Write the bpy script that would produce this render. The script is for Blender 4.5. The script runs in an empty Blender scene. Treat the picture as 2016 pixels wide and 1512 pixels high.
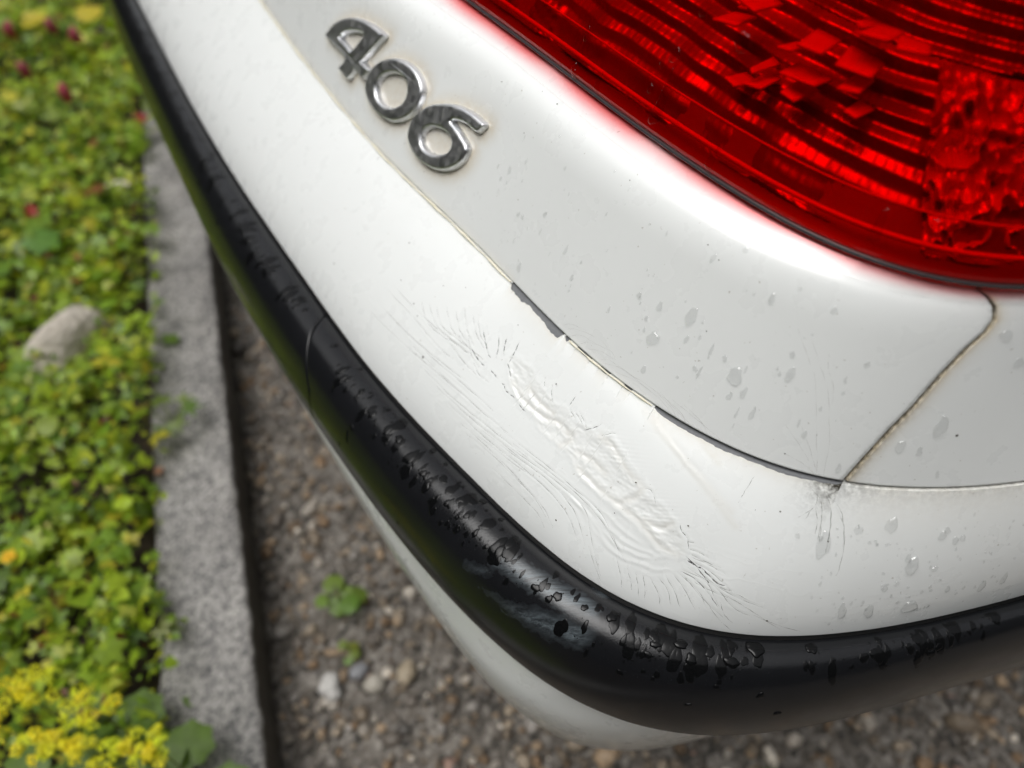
import bpy, bmesh, math, random
import numpy as np
from mathutils import Vector, Matrix
from mathutils.geometry import tessellate_polygon

random.seed(7); rng = np.random.default_rng(7)
scene = bpy.context.scene
COL = scene.collection

# ------------------------------------------------------------------ camera, sky, sun, exposure
cam_d = bpy.data.cameras.new('camera'); cam = bpy.data.objects.new('camera', cam_d); COL.objects.link(cam)
cam.location = (0, 0, 0.80); cam.rotation_euler = (math.radians(40), 0, 0)
cam_d.sensor_width = 36; cam_d.lens = 36*1514/2016
cam_d.clip_start = 0.01; cam_d.clip_end = 500
cam_d.dof.use_dof = True; cam_d.dof.focus_distance = 0.30; cam_d.dof.aperture_fstop = 5.6
scene.camera = cam

world_ = bpy.data.worlds.new('World'); scene.world = world_; world_.use_nodes = True
SUN_EL, SUN_AZ = math.radians(68), math.radians(250)      # azimuth: compass angle from +Y towards +X
wn = world_.node_tree; wn.nodes.clear()
sky = wn.nodes.new('ShaderNodeTexSky'); sky.sky_type = 'NISHITA'; sky.sun_disc = False
sky.sun_elevation = SUN_EL; sky.sun_rotation = SUN_AZ; sky.dust_density = 6; sky.air_density = 1.0; sky.ozone_density = 1.0
hs = wn.nodes.new('ShaderNodeHueSaturation'); hs.inputs['Saturation'].default_value = 0.16
bg = wn.nodes.new('ShaderNodeBackground'); bg.inputs['Strength'].default_value = 0.15
wo = wn.nodes.new('ShaderNodeOutputWorld')
wn.links.new(sky.outputs[0], hs.inputs['Color']); wn.links.new(hs.outputs[0], bg.inputs[0]); wn.links.new(bg.outputs[0], wo.inputs[0])

sun_d = bpy.data.lights.new('sun', 'SUN'); sun_d.energy = 0.8; sun_d.angle = math.radians(40); sun_d.color = (1, 0.995, 0.98)
sun = bpy.data.objects.new('sun', sun_d); COL.objects.link(sun)
_d = Vector((math.sin(SUN_AZ)*math.cos(SUN_EL), math.cos(SUN_AZ)*math.cos(SUN_EL), math.sin(SUN_EL)))
sun.rotation_euler = (-_d).to_track_quat('-Z', 'Y').to_euler(); sun.location = _d*5

scene.view_settings.view_transform = 'Standard'; scene.view_settings.look = 'None'
scene.view_settings.exposure = 0.27; scene.view_settings.gamma = 1
scene.render.engine = 'CYCLES'; scene.cycles.max_bounces = 7; scene.cycles.diffuse_bounces = 4; scene.cycles.glossy_bounces = 4; scene.cycles.transparent_max_bounces = 8

# ------------------------------------------------------------------ measured shape of the car corner
CURVES = {   # plan curves of the body's feature lines: distance in metres from the body centre, every 3 degrees from -66
 'ST': [1.0186, 0.9214, 0.8427, 0.7777, 0.7235, 0.678, 0.6396, 0.6071, 0.5792, 0.5552, 0.5342, 0.5158, 0.4996, 0.4854, 0.4728, 0.4618, 0.4522, 0.4441, 0.4373, 0.4319, 0.4277, 0.4245, 0.422, 0.4199, 0.4183, 0.4173, 0.4171, 0.4178, 0.4186, 0.4189, 0.4173, 0.4128, 0.4051, 0.3945, 0.3825, 0.3703, 0.3585, 0.3477, 0.3376, 0.3284, 0.32, 0.3123, 0.3054, 0.2991, 0.2936, 0.2887, 0.2845, 0.281, 0.2782, 0.2761, 0.2746, 0.2738, 0.2737, 0.2743, 0.2756, 0.2776, 0.2804, 0.284, 0.2884, 0.2938, 0.3001, 0.3076, 0.3164, 0.3266, 0.3385],
 'SB': [1.0531, 0.954, 0.8749, 0.8105, 0.7573, 0.7125, 0.6743, 0.6412, 0.6122, 0.5869, 0.5649, 0.5458, 0.5294, 0.5153, 0.5032, 0.4926, 0.4834, 0.4752, 0.4682, 0.4623, 0.4576, 0.454, 0.4513, 0.4495, 0.4486, 0.4484, 0.4487, 0.4493, 0.4497, 0.4493, 0.4468, 0.4413, 0.4322, 0.4198, 0.4057, 0.3913, 0.3778, 0.3659, 0.3556, 0.3467, 0.3387, 0.3316, 0.325, 0.3189, 0.3134, 0.3085, 0.3043, 0.3007, 0.2978, 0.2956, 0.2942, 0.2934, 0.2933, 0.2939, 0.2953, 0.2975, 0.3004, 0.3042, 0.3089, 0.3146, 0.3213, 0.3292, 0.3385, 0.3493, 0.362],
 'LG': [0.8729, 0.7886, 0.7207, 0.6649, 0.6183, 0.579, 0.5456, 0.5172, 0.4931, 0.4727, 0.4554, 0.4406, 0.4277, 0.4162, 0.4062, 0.3975, 0.3901, 0.3837, 0.3781, 0.373, 0.3687, 0.3653, 0.3631, 0.3622, 0.3625, 0.3639, 0.3659, 0.368, 0.3697, 0.3709, 0.3711, 0.3698, 0.3663, 0.3604, 0.3527, 0.3441, 0.3351, 0.3262, 0.3176, 0.3093, 0.3016, 0.2944, 0.2879, 0.2819, 0.2767, 0.2721, 0.2681, 0.2649, 0.2623, 0.2603, 0.259, 0.2584, 0.2584, 0.2591, 0.2604, 0.2625, 0.2653, 0.2688, 0.2732, 0.2785, 0.2848, 0.2921, 0.3007, 0.3107, 0.3224],
 'CR': [0.8104, 0.732, 0.6688, 0.6168, 0.5734, 0.5367, 0.5054, 0.4788, 0.456, 0.4366, 0.4202, 0.4061, 0.394, 0.3834, 0.3739, 0.3653, 0.3574, 0.3502, 0.3437, 0.3383, 0.3343, 0.332, 0.3312, 0.3316, 0.3327, 0.3342, 0.3361, 0.3381, 0.3402, 0.3418, 0.3427, 0.3423, 0.3399, 0.3348, 0.3269, 0.3166, 0.3053, 0.2943, 0.2843, 0.2757, 0.2683, 0.2618, 0.2562, 0.2511, 0.2465, 0.2423, 0.2386, 0.2353, 0.2326, 0.2304, 0.2288, 0.2278, 0.2275, 0.2278, 0.2288, 0.2305, 0.2329, 0.2361, 0.2401, 0.2449, 0.2505, 0.2572, 0.2651, 0.2742, 0.2848],
 'GK': [0.7687, 0.6938, 0.6338, 0.5845, 0.5434, 0.5088, 0.4793, 0.4539, 0.4321, 0.4132, 0.3968, 0.3826, 0.3704, 0.3598, 0.3507, 0.3428, 0.336, 0.3301, 0.3252, 0.3211, 0.318, 0.3159, 0.3148, 0.3147, 0.3155, 0.3169, 0.3189, 0.3214, 0.3244, 0.3276, 0.3304, 0.3319, 0.3312, 0.3276, 0.3209, 0.3116, 0.3008, 0.2894, 0.2783, 0.268, 0.2586, 0.2504, 0.2432, 0.2371, 0.232, 0.2278, 0.2245, 0.2218, 0.2198, 0.2184, 0.2174, 0.217, 0.217, 0.2176, 0.2186, 0.2201, 0.2222, 0.2249, 0.2283, 0.2326, 0.2377, 0.2438, 0.2511, 0.2597, 0.2701],
 'LW': [1.0275, 0.932, 0.8552, 0.7922, 0.7398, 0.6957, 0.6582, 0.6261, 0.5984, 0.5745, 0.5536, 0.5353, 0.5192, 0.5051, 0.4929, 0.4824, 0.4734, 0.4659, 0.4597, 0.4547, 0.4507, 0.4477, 0.4457, 0.4447, 0.4447, 0.4456, 0.4472, 0.4491, 0.4502, 0.4486, 0.4423, 0.4303, 0.4138, 0.395, 0.3761, 0.3585, 0.343, 0.3294, 0.3178, 0.3077, 0.299, 0.2914, 0.2848, 0.2789, 0.2738, 0.2694, 0.2656, 0.2623, 0.2597, 0.2577, 0.2564, 0.2556, 0.2555, 0.256, 0.2572, 0.2591, 0.2617, 0.2651, 0.2693, 0.2743, 0.2803, 0.2874, 0.2957, 0.3054, 0.3166],
}

S = 0.65; CAM_Z = 0.80
CS, CO = -0.40*S, -0.75*S
TX, TY = 0.5, -0.8660254; NX, NY = -0.8660254, -0.5
def rk(k, a):
    t = np.asarray(CURVES[k]); x = (np.degrees(a)+66.0)/3.0
    i = np.clip(np.floor(x).astype(int), 1, len(t)-3); f = x-i
    p0, p1, p2, p3 = t[i-1], t[i], t[i+1], t[i+2]
    return p1+0.5*f*(p2-p0+f*(2*p0-5*p1+4*p2-p3+f*(3*(p1-p2)+p3-p0)))
def world(a, r, h):
    s = CS+r*np.sin(a); o = CO+r*np.cos(a)
    return np.stack([s*TX+o*NX, s*TY+o*NY, CAM_Z-h*S+0*s], -1)
def sstep(a, b, x):
    t = np.clip((x-a)/(b-a), 0, 1); return t*t*(3-2*t)
def bez(p, v):
    u = 1-v
    return tuple(u**3*p[0][i]+3*u*u*v*p[1][i]+3*u*v*v*p[2][i]+v**3*p[3][i] for i in (0, 1))
def bumper(a, v):                       # from the joint under the panel (v=0) to the rubbing strip (v=1)
    r0 = rk('LG', a); r1 = rk('ST', a); d = r1-r0; e = 0.09; w = sstep(0.6, 1.3, a)
    r, h = bez(((r0, 0.36), (r0+d*(0.42+0.2*w), 0.36+e*(0.27-0.15*w)), (r0+d*(0.86+0.08*w), 0.36+e*(0.62-0.24*w)), (r1, 0.45)), v)
    return world(a, r, h)
def panel(a, v):                        # from the joint (v=0) over the crease to the lamp gasket (v=1)
    r0 = rk('LG', a)-0.0008; r1 = rk('CR', a); r2 = rk('GK', a)
    h0, h1, h2 = 0.3583, 0.265, 0.25
    ra, ha = r0+0.84*(r1-r0), h0+0.84*(h1-h0); rb, hb = r1+0.35*(r2-r1), h1+0.35*(h2-h1)
    t1 = np.clip(v/0.72, 0, 1); t2 = np.clip((v-0.72)/0.16, 0, 1); t3 = np.clip((v-0.88)/0.12, 0, 1)
    u = 1-t2
    q = lambda x0, xa, x1, xb, x2: np.where(v < 0.72, x0+(xa-x0)*t1, np.where(v < 0.88, u*u*xa+2*u*t2*x1+t2*t2*xb, xb+(x2-xb)*t3))
    return world(a, q(r0, ra, r1, rb, r2), q(h0, ha, h1, hb, h2))
def strip(a, v):                        # black rubbing strip, top edge to bottom edge
    r0 = rk('ST', a)+0.0012; r1 = rk('SB', a); d = r1-r0; w = sstep(0.3, 1.2, a)
    r, h = bez(((r0, 0.4525), (r0+d*0.5, 0.442), (r1+0.0035, 0.462), (r1, 0.525)), v)
    return world(a, r, h)
def lens(a, v):                         # lamp lens: rim from the gasket (v 0..0.12) and face
    g = rk('GK', a)
    vs = np.array([0, 0.03, 0.08, 0.12, 0.16, 0.35, 0.6, 0.8, 1.0])
    rs = np.array([0.0022, 0.0032, 0.0035, 0.0028, 0.0015, -0.016, -0.042, -0.066, -0.095]); hs = np.array([0.2462, 0.2445, 0.2415, 0.2385, 0.235, 0.160, 0.085, 0.03, -0.02])
    return world(a, g+np.interp(v, vs, rs), np.interp(v, vs, hs)+0*a)
def normal(f, a, v, e=1e-3):
    a = np.asarray(a, float); v = np.asarray(v, float)
    n = np.cross(f(a+e, v)-f(a-e, v), f(a, v+e)-f(a, v-e)); n /= np.linalg.norm(n, axis=-1, keepdims=True)
    m = np.stack([NX*np.cos(a)+TX*np.sin(a), NY*np.cos(a)+TY*np.sin(a), 0.4+0*a], -1)
    return n*np.sign((n*m).sum(-1, keepdims=True))
DIGITS = [[[[-0.4425,0.3263],[-0.4372,0.3916],[-0.4278,0.4574],[-0.4143,0.5157],[-0.3982,0.5637],[-0.3779,0.6012],[-0.3591,0.6221],[-0.3399,0.6363],[-0.3228,0.6407],[-0.3062,0.6406],[-0.3069,0.6269],[-0.3207,0.5132],[-0.3333,0.4012],[-0.3325,0.3862],[-0.3241,0.3876],[-0.3119,0.3847],[-0.3127,0.3699],[-0.3161,0.3125],[-0.3192,0.3068],[-0.3326,0.3101],[-0.3448,0.3089],[-0.3469,0.2746],[-0.3519,0.2206],[-0.3579,0.2151],[-0.3792,0.2196],[-0.3758,0.2644],[-0.3727,0.3056],[-0.3759,0.3152],[-0.3971,0.3251],[-0.4175,0.3214],[-0.4388,0.3197]],[[-0.4052,0.3951],[-0.4043,0.4283],[-0.3967,0.4674],[-0.3828,0.5071],[-0.368,0.537],[-0.355,0.5551],[-0.3498,0.552],[-0.3492,0.5332],[-0.3537,0.4861],[-0.3597,0.4312],[-0.3661,0.3876],[-0.3691,0.3859],[-0.3853,0.3931]]],[[[-0.3013,0.2745],[-0.3053,0.329],[-0.3028,0.4056],[-0.2921,0.4793],[-0.2767,0.5366],[-0.2622,0.5679],[-0.2464,0.5876],[-0.2279,0.5956],[-0.2096,0.5866],[-0.1949,0.5603],[-0.1855,0.5267],[-0.1816,0.4879],[-0.1812,0.431],[-0.1864,0.3675],[-0.1947,0.3129],[-0.207,0.2635],[-0.2223,0.2278],[-0.2433,0.2048],[-0.2643,0.2043],[-0.2818,0.2169],[-0.2939,0.2434]],[[-0.2791,0.3287],[-0.2816,0.3672],[-0.2783,0.4114],[-0.2696,0.4566],[-0.2559,0.4943],[-0.2415,0.5154],[-0.2292,0.5144],[-0.2179,0.4942],[-0.2109,0.4614],[-0.2081,0.4189],[-0.2109,0.3704],[-0.2181,0.3305],[-0.2281,0.2976],[-0.2425,0.2718],[-0.2582,0.2685],[-0.2712,0.2886]]],[[[-0.1737,0.2369],[-0.1771,0.2745],[-0.1785,0.3349],[-0.1733,0.3876],[-0.1668,0.4315],[-0.1561,0.4819],[-0.1414,0.5225],[-0.1245,0.5566],[-0.1084,0.5799],[-0.0909,0.5947],[-0.0723,0.6039],[-0.0563,0.6049],[-0.0437,0.6024],[-0.0462,0.5788],[-0.0508,0.5473],[-0.0598,0.5409],[-0.0696,0.543],[-0.081,0.5385],[-0.0925,0.5272],[-0.1029,0.5098],[-0.1063,0.4868],[-0.0975,0.4785],[-0.0836,0.4681],[-0.0716,0.4537],[-0.0616,0.4422],[-0.0563,0.4269],[-0.0543,0.4074],[-0.0551,0.364],[-0.0605,0.3159],[-0.0691,0.2702],[-0.0794,0.2341],[-0.0952,0.1984],[-0.1109,0.1775],[-0.1261,0.1693],[-0.1432,0.1717],[-0.1574,0.1895],[-0.1673,0.2108]],[[-0.1483,0.2872],[-0.1502,0.3158],[-0.1468,0.3532],[-0.1387,0.3864],[-0.1296,0.4052],[-0.1183,0.4183],[-0.104,0.4222],[-0.0929,0.4124],[-0.0862,0.3891],[-0.0843,0.3618],[-0.0873,0.3229],[-0.0962,0.2872],[-0.1076,0.2577],[-0.1213,0.241],[-0.1336,0.2406],[-0.1425,0.2564]]]]
CRACK_DARK = [[[0.1223,0.3857],[0.1327,0.3991],[0.1439,0.4061],[0.1521,0.4067]],[[0.1611,0.3979],[0.1686,0.4006],[0.1758,0.4025]],[[0.1835,0.4073],[0.1875,0.4045],[0.192,0.417],[0.1981,0.4191],[0.2086,0.4131]],[[0.2173,0.4214],[0.2236,0.4267],[0.2298,0.4263]],[[0.1533,0.2129],[0.1573,0.2509],[0.1642,0.2946]],[[0.1706,0.1836],[0.1732,0.2288],[0.1749,0.2707],[0.1756,0.3]],[[0.1428,0.2351],[0.1522,0.2839],[0.1583,0.3372]],[[0.1202,0.2748],[0.1316,0.3051],[0.1448,0.3413],[0.152,0.3522]],[[0.2987,0.3],[0.3066,0.2595],[0.313,0.2171]],[[0.4482,0.5848],[0.4611,0.6176],[0.4662,0.6185],[0.4742,0.6433],[0.4839,0.6717],[0.4909,0.675]],[[0.4509,0.604],[0.4587,0.6156]],[[0.2704,0.1872],[0.2702,0.2221],[0.27,0.2525]],[[0.174,0.3055],[0.1819,0.3258],[0.1933,0.3651]],[[0.4305,0.4377],[0.4345,0.4668],[0.4423,0.49],[0.4475,0.5422]],[[0.449,0.6752],[0.4651,0.6917],[0.4811,0.7483],[0.4937,0.8213]],[[0.4614,0.6216],[0.474,0.6723],[0.4788,0.6947]]]
CRACK_HAIR = [[[-0.0396,0.514],[0.0233,0.5043],[0.0802,0.5156],[0.1128,0.5022]],[[-0.034,0.4659],[0.03,0.4631],[0.0882,0.4361],[0.1188,0.4143]],[[-0.0356,0.6048],[0.0384,0.5948],[0.1004,0.5641],[0.1443,0.5401]],[[-0.0364,0.686],[0.0406,0.6601],[0.1071,0.6266],[0.1686,0.6014]],[[0.0208,0.4059],[0.0461,0.4606],[0.0773,0.4566],[0.1061,0.4249]],[[0.0322,0.3852],[0.0625,0.4389],[0.0983,0.4351]],[[0.0435,0.3648],[0.0684,0.419],[0.1018,0.4062],[0.1244,0.3949]],[[0.0552,0.326],[0.0822,0.389],[0.1047,0.3965]],[[0.0716,0.306],[0.0945,0.3644],[0.1223,0.3857]],[[0.0792,0.2641],[0.103,0.3358],[0.123,0.3669]],[[0.0963,0.2582],[0.115,0.3118],[0.1363,0.3381]],[[0.1066,0.2575],[0.1223,0.3039],[0.137,0.3195]],[[0.0061,0.6026],[0.0796,0.5875],[0.148,0.5603],[0.1954,0.5497]],[[0.05,0.6248],[0.11,0.6156],[0.1774,0.6013],[0.2255,0.5824]],[[0.0853,0.6737],[0.1425,0.6675],[0.2081,0.6342],[0.2605,0.6083]],[[0.1132,0.6926],[0.1711,0.6776],[0.2344,0.6467],[0.2785,0.6348]],[[0.1399,0.7132],[0.2002,0.7006],[0.2609,0.6729],[0.3044,0.6784]],[[0.1672,0.7474],[0.2045,0.7357],[0.2571,0.7403],[0.2934,0.7761],[0.3088,0.8152]],[[0.1789,0.7717],[0.2225,0.7485],[0.2774,0.7579],[0.3042,0.7816],[0.3209,0.8429]],[[0.1946,0.7236],[0.248,0.6926],[0.2898,0.6714],[0.3197,0.699],[0.3369,0.7456],[0.35,0.8115]],[[0.1972,0.6778],[0.2504,0.6488],[0.2921,0.6295],[0.3255,0.6595],[0.3437,0.7175],[0.3588,0.8094]],[[0.2111,0.6562],[0.2619,0.6192],[0.3065,0.6054],[0.3414,0.6295],[0.358,0.7265],[0.3733,0.8387],[0.3848,0.9232]],[[0.2187,0.5924],[0.2781,0.5723],[0.3193,0.5727],[0.3558,0.5919],[0.3806,0.6745],[0.3941,0.7569]],[[0.2291,0.8108],[0.2607,0.8147],[0.2833,0.8217],[0.3003,0.8358],[0.3124,0.8834]],[[0.2367,0.6042],[0.2906,0.5874],[0.331,0.5908],[0.3624,0.6296],[0.3859,0.7039],[0.4013,0.7646]],[[0.3622,0.7954],[0.3756,0.8855],[0.3866,0.9562]],[[0.3899,0.7553],[0.4019,0.8509],[0.4075,0.9249]],[[0.4042,0.7882],[0.4121,0.849],[0.4168,0.9077]],[[0.4134,0.7906],[0.4201,0.8569],[0.4257,0.9343]],[[0.4204,0.784],[0.4268,0.8523],[0.4322,0.9411]],[[0.4275,0.7784],[0.441,0.8611],[0.4461,0.9333]],[[0.4335,0.7597],[0.4462,0.8088],[0.4551,0.9045]],[[0.4386,0.7281],[0.4531,0.8069],[0.4645,0.9074]],[[0.444,0.7045],[0.46,0.7708],[0.4763,0.8767]],[[0.4475,0.6871],[0.4728,0.7575],[0.4847,0.8483]],[[0.4505,0.6634],[0.4749,0.6864],[0.4936,0.8123]],[[0.4535,0.6403],[0.4846,0.6996],[0.5059,0.8009],[0.5257,0.8507]],[[0.4537,0.5791],[0.4703,0.5869],[0.4873,0.6073]],[[0.4483,0.5403],[0.4577,0.5402],[0.4676,0.5507]],[[0.4575,0.6001],[0.4751,0.6229],[0.4973,0.6935]],[[0.4512,0.5627],[0.4649,0.5758],[0.481,0.5807]],[[0.4653,0.6438],[0.4914,0.7035],[0.5109,0.7405],[0.5297,0.772]],[[0.4444,0.5064],[0.4498,0.5004]],[[0.4741,0.6405],[0.4885,0.6923],[0.4985,0.6949]],[[0.4651,0.7081],[0.4797,0.7259],[0.4982,0.7425]],[[0.4554,0.6992],[0.4795,0.7952],[0.5018,0.8835]],[[0.0631,0.4196],[0.0882,0.4361],[0.116,0.4241],[0.1389,0.394]],[[0.111,0.3584],[0.1286,0.4136],[0.1469,0.4317]],[[0.0976,0.4545],[0.1262,0.4716],[0.1498,0.4702]],[[0.1374,0.4322],[0.1526,0.4604],[0.1691,0.4504]],[[0.0975,0.3876],[0.1146,0.3957],[0.1465,0.3842]],[[0.2389,0.2228],[0.2444,0.2645],[0.2506,0.2885]],[[0.226,0.2209],[0.2318,0.2624]],[[0.3191,0.2646],[0.3268,0.2255],[0.3313,0.2111]],[[0.3855,0.3585],[0.3918,0.3536],[0.4021,0.4003]],[[0.2788,0.2523],[0.2855,0.2595],[0.2954,0.2776]],[[0.2725,0.2588],[0.2826,0.2763]],[[0.2836,0.2363],[0.2943,0.2592],[0.301,0.2806]],[[0.5346,0.1528],[0.541,0.2175],[0.5447,0.2981]],[[0.5406,0.1465],[0.5459,0.237],[0.5512,0.3418]],[[0.5475,0.1398],[0.5545,0.2425],[0.5581,0.3377],[0.5603,0.3986]],[[0.5527,0.1353],[0.5657,0.2354],[0.5736,0.3556],[0.5782,0.4959],[0.578,0.5358]],[[0.5321,0.1557],[0.5307,0.2279]],[[0.494,0.7264],[0.5111,0.7722],[0.5285,0.8289],[0.5535,0.9354]],[[0.4843,0.6885],[0.4998,0.7028],[0.5162,0.7363]],[[0.4847,0.8172],[0.501,0.9162],[0.5151,0.9848]],[[0.5252,0.8322],[0.5561,0.9167],[0.5723,0.9552]],[[0.4938,0.7846],[0.5019,0.8641],[0.5118,0.916]],[[0.5237,0.0536],[0.5354,0.1016],[0.543,0.1881],[0.5501,0.3633]],[[0.5311,0.0647],[0.5336,0.1455],[0.5241,0.2189]],[[0.4719,0.0713],[0.4703,0.1552],[0.4695,0.2272]],[[0.5379,0.0672],[0.5479,0.1415],[0.5546,0.2529],[0.5599,0.3685]],[[0.5397,0.0704],[0.5555,0.135],[0.5664,0.2457],[0.5723,0.3523]]]
PANEL_HAIR = [[[0.2079,0.0287],[0.2184,0.0704],[0.2404,0.1021]],[[0.2132,0.0224],[0.2309,0.075],[0.2632,0.1138],[0.2766,0.0963]],[[0.222,0.0045],[0.2369,0.0606],[0.2593,0.0791]],[[0.2399,0.0168],[0.2528,0.066],[0.28,0.0996],[0.2897,0.078]],[[0.2515,0.0239],[0.2687,0.064],[0.2864,0.0749]],[[0.273,0.025],[0.2814,0.0519],[0.2987,0.0615],[0.3228,0.0627]],[[0.2777,0.0172],[0.2927,0.0501],[0.3127,0.061],[0.3373,0.049]],[[0.2956,0.0219],[0.3239,0.0514],[0.354,0.0414],[0.3723,0.0084]],[[0.3063,0.0558],[0.3387,0.068],[0.3702,0.0315],[0.3887,-0.05]],[[0.3211,-0.05],[0.3345,0.0107],[0.3436,-0.05]],[[0.366,0.0772],[0.4007,0.0471],[0.428,0.0128]],[[0.3483,0.068],[0.3816,0.036],[0.3962,-0.05]],[[0.4674,0.6314],[0.4825,0.5397],[0.4998,0.4282],[0.5112,0.3009],[0.5221,0.1662],[0.5316,-0.05]],[[0.4809,0.4998],[0.4937,0.3702],[0.508,0.1958],[0.5197,0.0587],[0.5241,-0.05]],[[0.4917,0.2286],[0.5056,0.1408],[0.5174,0.0553],[0.5264,0.0047]],[[0.4775,0.2116],[0.4952,0.1432],[0.5115,0.067]],[[0.4927,0.52],[0.502,0.4603],[0.5077,0.3736]],[[0.4857,0.6],[0.4913,0.5269]],[[0.4505,0.6622],[0.465,0.5815],[0.4751,0.5266]],[[0.489,0.0691],[0.5062,0.0476],[0.5189,0.015]],[[0.5137,0.0388],[0.5196,0.0055],[0.5165,-0.05]],[[0.3517,0.0749],[0.3729,0.0412],[0.3927,0.0128]],[[0.38,0.0833],[0.4044,0.0459],[0.4263,-0.05]]]
RIM_UP = [[0.1725,0.3028],[0.1758,0.2361],[0.2006,0.2457],[0.2245,0.257],[0.2506,0.2885],[0.2795,0.2796],[0.3057,0.2652],[0.3302,0.2501],[0.3477,0.2861],[0.3672,0.3231],[0.3839,0.37],[0.4031,0.3973],[0.4217,0.4297],[0.4399,0.4816],[0.4488,0.5612],[0.4457,0.5986]]
RIM_LOW = [[0.1725,0.3028],[0.1875,0.3537],[0.2091,0.4036],[0.2403,0.4163],[0.2649,0.4502],[0.2941,0.4516],[0.3137,0.4716],[0.3269,0.4993],[0.3548,0.4982],[0.3793,0.5121],[0.4046,0.5499],[0.4239,0.5973],[0.4457,0.5986]]
GROOVE = [[[0.1959,0.3559],[0.2186,0.3855],[0.2503,0.3805],[0.272,0.3496],[0.2889,0.3654]],[[0.3155,0.4728],[0.3349,0.486],[0.3609,0.4996],[0.3761,0.508],[0.3941,0.5234],[0.4107,0.5609],[0.4264,0.5977],[0.4408,0.5962]],[[0.2852,0.4383],[0.2918,0.3851],[0.2899,0.3475]],[[0.3057,0.4106],[0.3235,0.3939],[0.3411,0.4067]],[[0.3191,0.2646],[0.3406,0.2802],[0.3583,0.3227],[0.3795,0.3555]],[[0.3675,0.507],[0.381,0.4209],[0.3834,0.3648]],[[0.2151,0.3201],[0.2356,0.3408],[0.2586,0.3362]],[[0.4003,0.5044],[0.4158,0.5027],[0.4238,0.4523]]]
RIPPLE = [[[0.3592,0.6572],[0.3796,0.6944],[0.4014,0.6979],[0.4157,0.6833],[0.4313,0.6605]],[[0.3613,0.6181],[0.3817,0.6549],[0.4035,0.6591],[0.4228,0.6461]],[[0.357,0.6976],[0.3805,0.7401],[0.4023,0.7439],[0.4237,0.7232]],[[0.3601,0.5765],[0.3827,0.605],[0.4056,0.6215]],[[0.4116,0.729],[0.4266,0.7305],[0.4406,0.6897]],[[0.3254,0.6278],[0.3526,0.6502],[0.3732,0.7181],[0.3951,0.753]],[[0.3345,0.5933],[0.358,0.6145],[0.3764,0.6579]],[[0.3149,0.6208],[0.3425,0.6409],[0.3635,0.7053]],[[0.3041,0.6145],[0.3323,0.6328],[0.3537,0.6941]],[[0.4158,0.6517],[0.4258,0.6529],[0.4333,0.6238]],[[0.3772,-0.05],[0.407,0.0039],[0.4362,0.0804]],[[0.346,0.0378],[0.3882,0.1105],[0.4272,0.1972],[0.4569,0.2761],[0.4767,0.345]],[[0.3555,0.0378],[0.3982,0.124],[0.4355,0.2038],[0.4669,0.2821]]]
STRIP_SEAM = [[-0.1135,-0.04],[-0.0825,0.275],[-0.0614,0.4737],[-0.0352,0.7078],[-0.0362,0.9816]]
PANEL_SEAM = [[0.5466,-0.05],[0.5561,0.131],[0.5656,0.2943],[0.576,0.4363],[0.5846,0.5904],[0.5945,0.7212],[0.604,0.7766],[0.6064,0.8209],[0.6012,0.8904],[0.5918,0.9398],[0.5805,0.9727]]
SCUFF = [[[0.2875,0.441],[0.3019,0.2296],[0.3419,0.1632],[0.379,0.1025],[0.4028,0.1296],[0.4067,0.2762],[0.3747,0.3566],[0.331,0.4049]],[[0.2874,0.6301],[0.3228,0.5506],[0.3616,0.4093],[0.4091,0.3143],[0.4108,0.4701],[0.4038,0.5715],[0.3742,0.6136],[0.3353,0.6571]],[[0.2611,0.5626],[0.2969,0.4289],[0.2952,0.5356],[0.2692,0.6283]],[[0.3811,-0.0216],[0.3971,-0.05],[0.4003,0.0433],[0.3873,0.0574]]]
DROP_PANEL = [[0.3203,0.2893,13,1.2],[0.3492,0.4877,12,1.6],[0.4152,0.3352,15,1.1],[0.3753,0.2741,6,1.1],[0.3986,0.3933,5,1.6],[0.3125,0.4459,6,2.2],[0.4619,0.4452,7,2.5],[0.4295,0.2781,6,2],[0.5389,0.0577,6,1.6],[0.4169,0.7295,6,2],[0.1098,0.0937,6,2.2],[0.3827,0.3967,3,5],[0.3808,0.2663,3,5],[0.4314,0.1692,3,4]]
DROP_QUARTER = [[0.6082,0.3334,11,2.0],[0.5816,0.2205,9,1.3],[0.6006,0.1991,6,1.6],[0.6273,0.0725,4,2],[0.6234,0.7637,10,1.2],[0.6481,0.6527,8,1.3]]
DROP_BUMPER = [[0.5555,0.358,13,2.2],[0.6428,0.4975,14,1.4],[0.6359,0.441,7,1.5],[0.5993,0.8016,9,2.4],[0.6245,0.8235,9,2.4],[0.6621,0.829,15,1.2],[0.729,0.7724,7,2.5],[0.7498,0.7471,7,2.3],[0.6915,0.7259,6,1.4],[0.6267,0.6397,8,1.2],[0.5306,0.3181,5,1.5],[0.5798,0.2551,8,1.2],[0.6068,0.22,11,1.6],[0.6582,0.3033,8,1.2],[0.6731,0.3493,7,1.2],[0.6795,0.3377,6,1.2],[0.6609,0.2713,6,1.3],[0.5504,0.3158,5,1.4],[0.6665,0.5376,6,1.2],[0.6367,0.6182,5,1.3]]
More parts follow.
